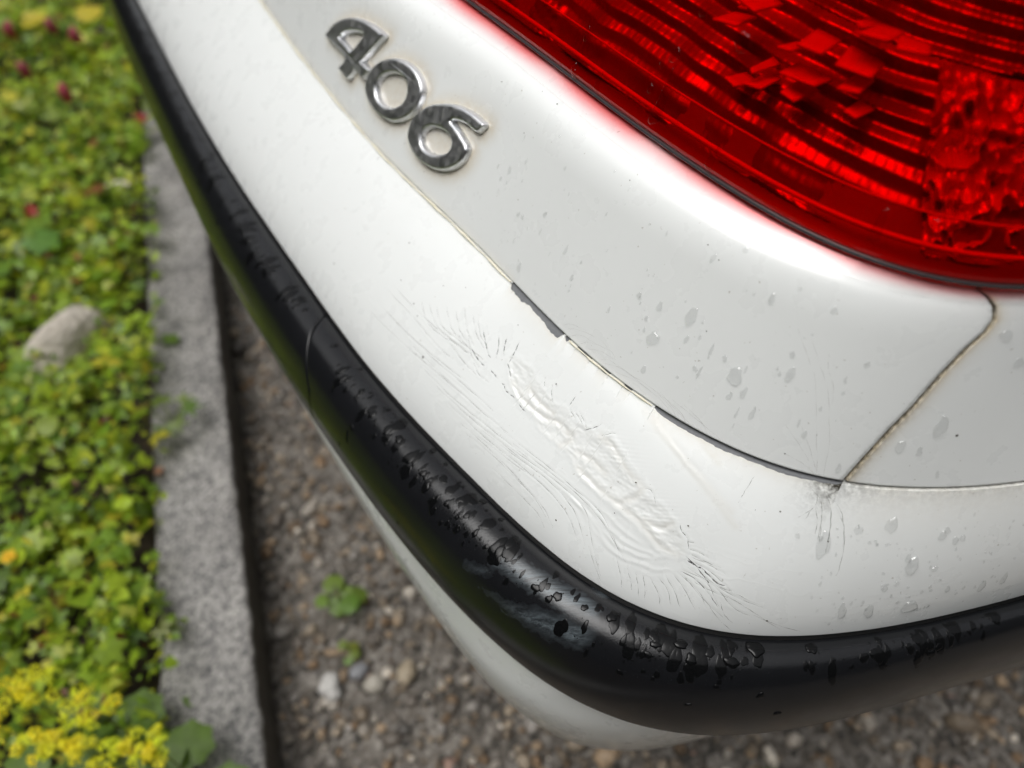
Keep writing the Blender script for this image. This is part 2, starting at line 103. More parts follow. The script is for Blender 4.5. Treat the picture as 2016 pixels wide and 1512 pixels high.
DROP_STRIP = [[0.1629,0.8347,5,2.2],[0.2199,0.488,7,1.3],[0.2581,0.3286,9,1.6],[0.1824,0.3659,12,1.8],[0.1164,0.2502,13,1.2],[0.0331,0.2213,9,1.4],[0.459,0.2672,15,0.6],[0.4785,0.2013,19,0.6],[0.492,0.3163,16,0.9],[0.5245,0.285,22,0.6],[0.5386,0.1083,22,1.1],[0.5864,0.1159,14,1.2],[0.5064,0.6898,9,0.8],[0.5594,0.5746,11,0.9],[0.582,0.7592,12,0.8],[0.5212,0.5098,9,0.8],[0.4427,0.5799,10,0.9],[0.4573,0.3696,10,1.0],[0.3566,0.3418,9,1.5],[0.4138,0.1828,14,1.2],[-0.0485,0.1404,10,1.3],[-0.0001,-0.05,8,1.4],[0.1516,-0.05,10,1.3],[0.1747,-0.05,7,1.3],[0.2376,0.0306,10,1.2],[0.2664,-0.0313,7,1.3],[0.0388,0.8121,6,1.8],[0.1974,0.4027,7,1.5]]
SPECK = [[0.074,0.6242,3.2],[-0.137,0.6799,2.5],[-0.0597,0.2372,2],[0.0141,0.4494,2],[0.3207,0.7873,2.2],[0.0305,0.4815,1.6],[0.5387,0.8678,2.3],[-0.0263,0.4138,1.8],[0.4379,0.4256,1.6],[0.4862,0.235,1.5],[0.5072,0.2091,1.6],[0.3749,0.3564,1.7],[-0.2164,0.0309,2.2],[-0.402,0.6543,1.6],[0.0593,0.1844,1.3],[0.2433,0.2061,1.5],[0.0313,0.2641,1.2],[0.558,0.3292,1.5],[0.156,0.1241,1.2],[0.3706,0.548,1.2]]
SPECK_PANEL = [[0.6264,0.2924,2.6],[0.0496,0.8808,1.8],[-0.2468,0.8639,1.2],[-0.1816,0.1628,1.4],[-0.0574,0.7993,1.6],[0.0259,0.7096,1.4],[-0.1224,0.1127,1.2],[0.0142,0.8816,1.2],[0.334,0.7853,1.4],[0.3515,0.7611,1.2],[0.2123,0.8211,1.2],[0.4883,0.0693,1.5],[0.3703,0.4684,1.2],[-0.2352,0.3256,1.2]]
LAMP_RECT = [[[0.3254,0.3276],[0.3556,0.3266],[0.3601,0.3124],[0.3311,0.311]],[[0.3192,0.2862],[0.3644,0.2869],[0.3661,0.2804],[0.325,0.2774]],[[0.3676,0.3262],[0.4086,0.3219],[0.4145,0.3102],[0.3764,0.3085]],[[0.372,0.3673],[0.4146,0.3681],[0.4147,0.3482],[0.3821,0.3449]],[[0.4102,0.3643],[0.4445,0.3627],[0.454,0.3487],[0.4241,0.3431]]]
LAMP_CRUMPLE = [[0.4751,0.3184],[0.5361,0.3299],[0.5997,0.1725],[0.5421,0.1744]]
DROP_LENS = [[0.2018,0.1537,13,1.5],[0.2932,0.1023,10,1.5],[0.0988,0.0928,9,1.6],[0.0499,0.0321,9,1.6],[0.2752,0.2868,14,1.3],[0.4766,0.1551,9,1.3],[0.1974,0.2366,11,1.4],[0.2141,0.3022,10,1.8],[0.0497,0.196,7,2],[0.521,0.1859,8,1.6],[0.1838,0.2238,6,2.5],[0.1802,0.1852,6,1.8]]

# ------------------------------------------------------------------ helpers
def mat(name, build=None, **kw):
    m = bpy.data.materials.new(name); m.use_nodes = True
    nt = m.node_tree; b = nt.nodes['Principled BSDF']
    for k, v in kw.items():
        k = {'color': 'Base Color', 'rough': 'Roughness', 'metal': 'Metallic', 'coat': 'Coat Weight', 'coatr': 'Coat Roughness', 'ior': 'IOR', 'spec': 'Specular IOR Level', 'trans': 'Transmission Weight', 'sss': 'Subsurface Weight'}[k]
        b.inputs[k].default_value = (*v, 1) if k == 'Base Color' else v
    if build: build(nt, b)
    return m
def N(nt, t, **kw):
    n = nt.nodes.new('ShaderNode'+t)
    for k, v in kw.items():
        if k in n.inputs: n.inputs[k].default_value = v
        else: setattr(n, k, v)
    return n
def L(nt, a, b): nt.links.new(a, b)
def ramp(nt, fac, stops):
    r = nt.nodes.new('ShaderNodeValToRGB'); e = r.color_ramp.elements
    while len(e) < len(stops): e.new(0.5)
    for i, (p, c) in enumerate(stops): e[i].position = p; e[i].color = (*c, 1) if len(c) == 3 else c
    L(nt, fac, r.inputs[0]); return r.outputs[0]
def mixc(nt, f, a, b, mode='MIX'):
    m = nt.nodes.new('ShaderNodeMix'); m.data_type = 'RGBA'; m.blend_type = mode
    for s, v in ((m.inputs[0], f), (m.inputs[6], a), (m.inputs[7], b)):
        if isinstance(v, (int, float)): s.default_value = v
        elif isinstance(v, tuple): s.default_value = (*v, 1)
        else: L(nt, v, s)
    return m.outputs[2]
def noise(nt, scale, detail=4, rough=0.55, coord=None, dist=0.0):
    n = N(nt, 'TexNoise', Scale=scale, Detail=detail, Roughness=rough, Distortion=dist)
    if coord is None: coord = N(nt, 'TexCoord').outputs['Object']
    L(nt, coord, n.inputs['Vector']); return n.outputs['Fac']
def bump(nt, b, h, strength=0.3, dist=0.001):
    n = N(nt, 'Bump', Strength=strength, Distance=dist); L(nt, h, n.inputs['Height']); L(nt, n.outputs[0], b.inputs['Normal']); return n
def maths(nt, op, a, b=0.5):
    m = N(nt, 'Math', operation=op)
    for s, v in ((m.inputs[0], a), (m.inputs[1], b)):
        if isinstance(v, (int, float)): s.default_value = v
        else: L(nt, v, s)
    return m.outputs[0]
def attr(nt, name): return N(nt, 'Attribute', attribute_name=name)

def mesh(name, V, F, material, parent=None, smooth=True, kind=None):
    me = bpy.data.meshes.new(name); V = np.asarray(V, np.float32).reshape(-1, 3)
    F = np.asarray(F, np.int32)
    me.vertices.add(len(V)); me.vertices.foreach_set('co', V.ravel())
    k = F.shape[1]; n = len(F)
    me.loops.add(n*k); me.loops.foreach_set('vertex_index', F.ravel())
    me.polygons.add(n); me.polygons.foreach_set('loop_start', np.arange(0, n*k, k, dtype=np.int32))
    me.polygons.foreach_set('use_smooth', np.full(n, smooth, bool))
    me.update(calc_edges=True); me.validate()
    me.materials.append(material)
    o = bpy.data.objects.new(name, me); COL.objects.link(o)
    if parent: o.parent = parent
    if kind: o['kind'] = kind
    return o
def gridf(nu, nv, closed_v=False):
    i, j = np.meshgrid(np.arange(nu-1), np.arange(nv if closed_v else nv-1), indexing='ij'); j2 = (j+1) % nv
    return np.stack([i*nv+j, (i+1)*nv+j, (i+1)*nv+j2, i*nv+j2], -1).reshape(-1, 4)
def grid(name, P, material, parent=None, **kw):          # faces turned away from the body centre
    nu, nv = P.shape[:2]; F = gridf(nu, nv); q = P.reshape(-1, 3)[F]; n = np.cross(q[:, 1]-q[:, 0], q[:, 3]-q[:, 0]); m = q.mean(1)-np.array([0.35, 0.62, 0.45])
    if (n*m).sum() < 0: F = F[:, ::-1]
    return mesh(name, P, F, material, parent, **kw)
def fattr(o, name, v):
    a = o.data.attributes.new(name, 'FLOAT', 'POINT'); a.data.foreach_set('value', np.asarray(v, np.float32).ravel())
def cattr(o, name, c):
    c = np.asarray(c, np.float32)
    a = o.data.attributes.new(name, 'FLOAT_COLOR', 'POINT'); a.data.foreach_set('color', np.concatenate([c, np.ones((len(c), 1), np.float32)], 1).ravel())
def tube(pts, rad, seg=8, rx=None):
    pts = np.asarray(pts, float); n = len(pts); rad = np.broadcast_to(np.asarray(rad, float), (n,))
    t = np.gradient(pts, axis=0); t /= np.linalg.norm(t, axis=1, keepdims=True)+1e-12
    up = np.where(np.abs(t[:, 2:3]) > 0.95, np.array([[1.0, 0, 0]]), np.array([[0, 0, 1.0]]))
    a = np.cross(t, up); a /= np.linalg.norm(a, axis=1, keepdims=True); b = np.cross(a, t)
    th = np.linspace(0, 2*np.pi, seg, endpoint=False)
    P = pts[:, None]+rad[:, None, None]*(np.cos(th)[None, :, None]*a[:, None]+np.sin(th)[None, :, None]*b[:, None])
    return P.reshape(-1, 3), gridf(n, seg, True)
def join(parts):
    Vs, Fs, k = [], [], 0
    for V, F in parts: Vs.append(V); Fs.append(np.asarray(F)+k); k += len(V)
    return np.concatenate(Vs), np.concatenate(Fs)
def tag(o, label=None, cat=None, group=None, kind=None):
    for k, v in (('label', label), ('category', cat), ('group', group), ('kind', kind)):
        if v: o[k] = v
    return o
def empty(name, loc=(0, 0, 0)):
    o = bpy.data.objects.new(name, None); COL.objects.link(o); o.location = loc; o.empty_display_size = 0.05; return o
def adopt(o, p):
    o.parent = p; o.matrix_parent_inverse = Matrix.Translation(-p.location); return o
def smooth_line(p, n, closed=False):
    p = np.asarray(p, float); m = len(p)
    t = np.linspace(0, m if closed else m-1, n, endpoint=not closed); i = np.minimum(t.astype(int), m-1 if closed else m-2); f = (t-i)[:, None]
    g = (lambda k: p[k % m]) if closed else (lambda k: p[np.clip(k, 0, m-1)])
    p0, p1, p2, p3 = g(i-1), g(i), g(i+1), g(i+2)
    return p1+0.5*f*(p2-p0+f*(2*p0-5*p1+4*p2-p3+f*(3*(p1-p2)+p3-p0)))
def vnoise(x, seed=0):                       # smooth 1D value noise in -1..1
    x = np.asarray(x, float); i = np.floor(x).astype(int); f = x-i; f = f*f*(3-2*f)
    h = lambda k: np.modf(np.sin((k+seed*57)*127.1)*43758.5453)[0]
    return h(i)*(1-f)+h(i+1)*f
def hash2(i, j, s): return np.abs(np.modf(np.sin(i*127.1+j*311.7+s*74.7)*43758.5453)[0])
def noise2(x, y, s=0):
    i = np.floor(x); j = np.floor(y); f = x-i; g = y-j; f = f*f*f*(f*(f*6-15)+10); g = g*g*g*(g*(g*6-15)+10)
    return (hash2(i, j, s)*(1-f)+hash2(i+1, j, s)*f)*(1-g)+(hash2(i, j+1, s)*(1-f)+hash2(i+1, j+1, s)*f)*g
def seg_dist(X, Y, line):                    # distance to a polyline and position along it (0..1)
    line = np.asarray(line, float); best = np.full(X.shape, 1e9); pos = np.zeros(X.shape); n = len(line)-1
    for k in range(n):
        a, b = line[k], line[k+1]; d = b-a; t = np.clip(((X-a[0])*d[0]+(Y-a[1])*d[1])/(d@d+1e-18), 0, 1)
        q = np.hypot(X-a[0]-t*d[0], Y-a[1]-t*d[1]); m = q < best; best = np.where(m, q, best); pos = np.where(m, (k+t)/n, pos)
    return best, pos
def inside(X, Y, poly):
    c = np.zeros(X.shape, bool); n = len(poly)
    for k in range(n):
        (x1, y1), (x2, y2) = poly[k], poly[(k+1) % n]
        if y1 == y2: continue
        c ^= ((y1 > Y) != (y2 > Y)) & (X < (x2-x1)*(Y-y1)/(y2-y1)+x1)
    return c

# ------------------------------------------------------------------ materials
def _paint(nt, b):
    n = noise(nt, 9, 5); f = noise(nt, 1400, 2)
    c = mixc(nt, n, (0.775, 0.795, 0.78), (0.80, 0.82, 0.81))
    d = attr(nt, 'dirt'); g = noise(nt, 350, 6, 0.65)
    k = maths(nt, 'MULTIPLY', d.outputs['Fac'], ramp(nt, g, [(0.2, (0.5,)*3), (0.6, (1,)*3)]))
    c = mixc(nt, k, c, (0.56, 0.48, 0.34)); 
    g2 = attr(nt, 'grime'); k2 = maths(nt, 'MULTIPLY', g2.outputs['Fac'], ramp(nt, noise(nt, 500, 6, 0.7), [(0.35, (0,)*3), (0.6, (1,)*3)]))
    c = mixc(nt, k2, c, (0.05, 0.045, 0.035))
    sp = ramp(nt, noise(nt, 520, 2, 0.5), [(0.735, (0,)*3), (0.76, (0.55,)*3)])
    c = mixc(nt, sp, c, (0.35, 0.33, 0.28))
    L(nt, c, b.inputs['Base Color'])
    L(nt, ramp(nt, noise(nt, 60, 5), [(0.3, (0.22,)*3), (0.7, (0.38,)*3)]), b.inputs['Roughness'])
    bump(nt, b, maths(nt, 'ADD', noise(nt, 300, 4), maths(nt, 'MULTIPLY', f, 0.3)), 0.06, 0.0004)
M_PAINT = mat('white_car_paint', _paint, coat=0.5, coatr=0.06)
def _strip(nt, b):
    s = attr(nt, 'scuff'); co = N(nt, 'TexCoord').outputs['Object']
    mp = N(nt, 'Mapping'); mp.inputs['Rotation'].default_value = (0, 0, math.radians(38)); mp.inputs['Scale'].default_value = (0.10, 1, 0.6); L(nt, co, mp.inputs[0])
    k = maths(nt, 'MULTIPLY', s.outputs['Fac'], ramp(nt, noise(nt, 620, 6, 0.7, mp.outputs[0]), [(0.38, (0,)*3), (0.70, (1,)*3)]))
    k = maths(nt, 'MULTIPLY', maths(nt, 'ADD', k, maths(nt, 'MULTIPLY', s.outputs['Fac'], 0.16)), 0.42)
    fine = ramp(nt, noise(nt, 1500, 3, 0.6), [(0.68, (0,)*3), (0.74, (0.25,)*3)])
    base = mixc(nt, noise(nt, 40, 4), (0.006, 0.0064, 0.0074), (0.010, 0.0105, 0.012))
    base = mixc(nt, fine, base, (0.10, 0.10, 0.105))
    L(nt, mixc(nt, k, base, (0.34, 0.41, 0.45)), b.inputs['Base Color'])
    r = maths(nt, 'ADD', ramp(nt, noise(nt, 90, 5), [(0.3, (0.17,)*3), (0.7, (0.27,)*3)]), maths(nt, 'MULTIPLY', k, 0.3)); L(nt, r, b.inputs['Roughness'])
    bump(nt, b, noise(nt, 1200, 3), 0.12, 0.0004)
M_STRIP = mat('black_plastic', _strip, spec=0.33)
M_CORE = mat('grey_bumper_plastic', lambda nt, b: L(nt, mixc(nt, noise(nt, 700, 4), (0.10, 0.105, 0.115), (0.17, 0.175, 0.18)), b.inputs['Base Color']), rough=0.6)
M_DARK = mat('dark_cavity', color=(0.012, 0.012, 0.012), rough=0.8)
M_RUBBER = mat('rubber_gasket', color=(0.055, 0.058, 0.06), rough=0.25)
M_CRACK = mat('crack_dark', color=(0.05, 0.05, 0.05), rough=0.9)
M_HAIR = mat('crack_hairline', color=(0.17, 0.17, 0.155), rough=0.7)
M_HAIR_FAINT = mat('paint_scratch', color=(0.42, 0.42, 0.40), rough=0.6)
M_SPECK = mat('dirt_speck', color=(0.06, 0.05, 0.04), rough=0.8)
M_SEAL = mat('yellowed_sealant', lambda nt, b: L(nt, mixc(nt, noise(nt, 260, 5), (0.80, 0.78, 0.68), (0.72, 0.66, 0.46)), b.inputs['Base Color']), rough=0.5)
def _chrome(nt, b):
    g = noise(nt, 260, 5, 0.6); L(nt, ramp(nt, g, [(0.3, (0.30,)*3), (0.75, (0.55,)*3)]), b.inputs['Roughness'])
    L(nt, mixc(nt, ramp(nt, g, [(0.45, (0,)*3), (0.8, (0.5,)*3)]), (0.78, 0.79, 0.81), (0.55, 0.52, 0.48)), b.inputs['Base Color'])
M_CHROME = mat('weathered_chrome', _chrome, metal=1.0)
def thin_glass(name, col, rough=0.02, ior=1.45, bumpy=None):
    m = bpy.data.materials.new(name); m.use_nodes = True; nt = m.node_tree; nt.nodes.clear()
    o = N(nt, 'OutputMaterial'); t = N(nt, 'BsdfTransparent'); t.inputs[0].default_value = (*col, 1)
    g = N(nt, 'BsdfGlossy', Roughness=rough); g.inputs[0].default_value = (1, 1, 1, 1)
    f = N(nt, 'LayerWeight', Blend=0.5); x = N(nt, 'MixShader'); r0 = ((ior-1)/(ior+1))**2     # Schlick, the same from both sides of the thin sheet
    sch = maths(nt, 'ADD', maths(nt, 'MULTIPLY', maths(nt, 'POWER', f.outputs['Facing'], 5.0), 1-r0), r0)
    L(nt, sch, x.inputs[0]); L(nt, t.outputs[0], x.inputs[1]); L(nt, g.outputs[0], x.inputs[2]); L(nt, x.outputs[0], o.inputs[0])
    if bumpy:
        bp = N(nt, 'Bump', Strength=bumpy, Distance=0.0008); L(nt, noise(nt, 130, 3), bp.inputs['Height'])
        L(nt, bp.outputs[0], f.inputs['Normal']); L(nt, bp.outputs[0], g.inputs['Normal'])
    return m
M_LENS = thin_glass('red_lens', (0.74, 0.008, 0.008), 0.03, 1.42)
M_WATER = thin_glass('water', (0.97, 0.972, 0.972), 0.02, 1.75)
M_WATER_DARK = mat('water_on_black', color=(0.004, 0.0042, 0.0045), rough=0.10, spec=0.16)
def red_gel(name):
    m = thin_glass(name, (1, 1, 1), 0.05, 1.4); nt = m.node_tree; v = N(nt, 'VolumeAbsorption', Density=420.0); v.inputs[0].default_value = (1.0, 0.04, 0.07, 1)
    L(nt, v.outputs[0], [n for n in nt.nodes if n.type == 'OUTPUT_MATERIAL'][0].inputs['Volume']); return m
M_GLOW = red_gel('red_glow_gel')  # tint that puts the lamp's red glow onto the white paint
M_WHITE = mat('lamp_white', color=(0.26, 0.25, 0.24), rough=0.4)
M_REFL = mat('lamp_reflector', lambda nt, b: L(nt, mixc(nt, noise(nt, 45, 4), (0.22, 0.21, 0.19), (0.55, 0.53, 0.48)), b.inputs['Base Color']), metal=0.6, rough=0.28)
M_FACET = mat('lamp_mirror', color=(0.9, 0.9, 0.9), metal=0.0, rough=0.3)
def _granite(nt, b):
    v = N(nt, 'TexVoronoi', Scale=400.0); L(nt, N(nt, 'TexCoord').outputs['Object'], v.inputs['Vector'])
    sp = ramp(nt, v.outputs['Color'], [(0.15, (0.06, 0.06, 0.065)), (0.45, (0.20, 0.198, 0.195)), (0.8, (0.38, 0.375, 0.365))])
    big = ramp(nt, noise(nt, 9, 4), [(0.38, (0.78,)*3), (0.60, (1.15,)*3)])
    warm = mixc(nt, noise(nt, 5, 3), (1, 1, 1), (1.0, 0.93, 0.86))
    c = mixc(nt, 1.0, mixc(nt, 1.0, sp, big, 'MULTIPLY'), warm, 'MULTIPLY')
    L(nt, mixc(nt, attr(nt, 'soil_tone').outputs['Fac'], c, mixc(nt, noise(nt, 80, 5), (0.02, 0.018, 0.012), (0.07, 0.058, 0.04))), b.inputs['Base Color'])  # dark brown mixed in for the kerb's dirty, shaded side
    bump(nt, b, noise(nt, 260, 5), 0.5, 0.002)
M_GRANITE = mat('granite', _granite, rough=0.7)
def _vc(name, rough=0.6, grain=0.0, scale=300, trans=False, **kw):
    def f(nt, b):
        c = attr(nt, 'col').outputs['Color']
        if grain:
            c = mixc(nt, 1.0, c, ramp(nt, noise(nt, scale, 4), [(0.3, (1-grain,)*3), (0.7, (1+grain,)*3)]), 'MULTIPLY')
        L(nt, c, b.inputs['Base Color'])
        if trans:
            t = N(nt, 'BsdfTranslucent'); L(nt, mixc(nt, 1.0, c, (1.5, 1.5, 0.6), 'MULTIPLY'), t.inputs[0]); x = N(nt, 'MixShader', Fac=0.35)
            L(nt, b.outputs[0], x.inputs[1]); L(nt, t.outputs[0], x.inputs[2]); L(nt, x.outputs[0], nt.nodes['Material Output'].inputs[0])
    return mat(name, f, rough=rough, **kw)
M_GRAVEL = _vc('gravel_stone', 0.55, 0.35, 260)
M_LEAF = _vc('leaf', 0.42, 0.18, 120, True)
M_PETAL = _vc('petal', 0.6, 0.1, 200, True)
M_STEM = mat('stem', color=(0.16, 0.20, 0.05), rough=0.6)
def _soil(nt, b):
    n = noise(nt, 70, 8, 0.7); L(nt, ramp(nt, n, [(0.3, (0.018, 0.013, 0.009)), (0.55, (0.06, 0.043, 0.028)), (0.75, (0.13, 0.10, 0.07))]), b.inputs['Base Color']); bump(nt, b, n, 1.0, 0.01)
M_SOIL = mat('soil_tone', _soil, rough=0.9)
def _drive(nt, b):
    v = N(nt, 'TexVoronoi', Scale=150.0); L(nt, N(nt, 'TexCoord').outputs['Object'], v.inputs['Vector'])
    c = ramp(nt, v.outputs['Color'], [(0.1, (0.05, 0.045, 0.038)), (0.45, (0.15, 0.13, 0.108)), (0.8, (0.28, 0.255, 0.225))])
    L(nt, mixc(nt, 1.0, c, ramp(nt, noise(nt, 30, 6), [(0.3, (0.6,)*3), (0.7, (1.1,)*3)]), 'MULTIPLY'), b.inputs['Base Color']); bump(nt, b, v.outputs['Distance'], 0.8, 0.006)
M_DRIVE = mat('gravel_bed', _drive, rough=0.8)
M_GRASS = mat('rough_grass', lambda nt, b: L(nt, mixc(nt, noise(nt, 3, 8), (0.035, 0.06, 0.015), (0.09, 0.12, 0.03)), b.inputs['Base Color']), rough=0.9)
M_ROCK = mat('pale_rock', lambda nt, b: (L(nt, mixc(nt, noise(nt, 60, 7), (0.48, 0.42, 0.34), (0.74, 0.68, 0.60)), b.inputs['Base Color']), bump(nt, b, noise(nt, 90, 6), 1.0, 0.012)), rough=0.8)

# ------------------------------------------------------------------ ground, drive, bed
KD = np.array([-0.3090, 0.9511]); KN = np.array([-0.9511, -0.3090])     # along the kerb, and from the kerb towards the bed
KR = np.array([-0.3001, 0.4391])                                        # a point on the kerb's drive-side edge
KW = 0.088; KZ = 0.07
def kp(t, w, z): p = KR+KD*np.asarray(t)[..., None]+KN*np.asarray(w)[..., None]; return np.concatenate([p, np.broadcast_to(np.asarray(z, float), np.asarray(t).shape)[..., None]], -1)
def sheet(name, t0, t1, w0, w1, z, m, nt_=2, nw=2, amp=0.0):
    T_, W_ = np.meshgrid(np.linspace(t0, t1, nt_), np.linspace(w0, w1, nw), indexing='ij')
    Z = z+amp*(noise2(T_*9, W_*9, 3)-0.5)+amp*0.6*(noise2(T_*31, W_*31, 5)-0.5)
    P = kp(T_, W_, 0*T_); P[..., 2] = Z
    return tag(grid(name, P, m), kind='structure')
sheet('ground', -120, 120, -120, 120, -0.03, M_GRASS)
sheet('gravel_drive', -6, 6, -5, 0.02, -0.004, M_DRIVE, 160, 130, 0.006)
sheet('flower_bed', -4, 5, KW-0.02, 2.4, 0.035, M_SOIL, 200, 90, 0.03)

# granite kerb: chipped edges, saw-rough faces
def kerb():
    n = 700; t = np.linspace(-1.3, 2.6, n); r = 0.004
    prof = [(0, -0.08), (0, KZ-r), (r*0.3, KZ-r*0.3), (r, KZ)]+[(w, KZ) for w in np.linspace(0.01, KW-0.01, 9)]+[(KW-r, KZ), (KW-r*0.3, KZ-r*0.3), (KW, KZ-r), (KW, -0.08)]
    P = np.zeros((n, len(prof), 3))
    for j, (w, z) in enumerate(prof):
        jw = 0.0010*vnoise(t*38, 1 if w < KW/2 else 2)+0.0012*vnoise(t*140, 3 if w < KW/2 else 4)
        edge = np.exp(-min(w, KW-w)/0.004)
        zz = z-edge*(z > 0.05)*0.0028*np.maximum(0, vnoise(t*90, 5+(w > KW/2)))+0.0012*vnoise(t*22+j, 9)*(z > 0.05)
        P[:, j] = kp(t, w+jw*edge, 0*t); P[:, j, 2] = zz
    o = grid('granite_kerb', P, M_GRANITE); sf = np.zeros(P.shape[:2]); sf[:, :2] = 0.93; sf[:, 2] = 0.55; fattr(o, 'soil_tone', sf)  # drive-side face: dirt plus its shade, painted in as dark brown
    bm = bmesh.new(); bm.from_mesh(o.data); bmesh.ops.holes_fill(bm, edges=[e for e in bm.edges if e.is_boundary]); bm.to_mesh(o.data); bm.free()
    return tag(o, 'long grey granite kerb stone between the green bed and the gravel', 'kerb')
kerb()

# ------------------------------------------------------------------ the car corner
car = tag(empty('parked_car', (0.05, 0.35, 0.25)), 'white parked car seen at its cracked and dented rear bumper corner', 'car')
def part(o): return adopt(o, car)
A0, A1 = math.radians(-62), math.radians(118)
def spaced(*segs):                              # (start, end, step) pieces joined into one increasing row of angles
    out = []
    for a, b, st in segs: out.append(np.linspace(a, b, max(2, int(round((b-a)/st)))+1)[:-1])
    return np.concatenate(out+[np.array([segs[-1][1]])])

# local flat coordinates (metres) on the bumper round the damage, and on the panel round the badge
BA0, BV0 = 0.30, 0.40
def metric(f, a, v):
    e = 1e-3; return np.linalg.norm(f(a+e, v)-f(a-e, v), axis=-1)/(2*e), np.linalg.norm(f(a, v+e)-f(a, v-e), axis=-1)/(2*e)
_FLAT = {}
def flat(f, a, v, a0):                          # arc length along the body, and across it
    if f not in _FLAT:
        k = np.linspace(-1.1, 2.06, 800); ka, kv = metric(f, k, 0.5+0*k); _FLAT[f] = (k, np.concatenate([[0], np.cumsum((ka[1:]+ka[:-1])/2*np.diff(k))]), kv)
    k, s, kv = _FLAT[f]
    return np.interp(a, k, s)-np.interp(a0, k, s), (np.asarray(v)-0.4)*np.interp(a, k, kv)

def edge_gap(a):                                # how far the white skin has flaked back from the joint, in metres
    g = np.full_like(a, -0.006)
    for i, (s, e, w, sd) in enumerate(((0.108, 0.214, 0.0023, 1), (0.217, 0.226, 0.0014, 2), (0.238, 0.262, 0.0007, 3), (0.275, 0.290, 0.0008, 6), (0.310, 0.322, 0.0008, 7), (0.352, 0.548, 0.0016, 4))):
        m = sstep(s, s+0.006, a)*(1-sstep(e-0.004, e, a))
        j = w*(0.85+0.30*vnoise(a*45, sd)+0.14*vnoise(a*130, sd+9)+0.09*vnoise(a*420, sd+5))
        if i == 5: j = j*(0.55+0.45*np.cos((a-0.44)/0.11*1.3))
        g = np.where(m > 0, np.maximum(g, m*j-0.0004), g)
    return g

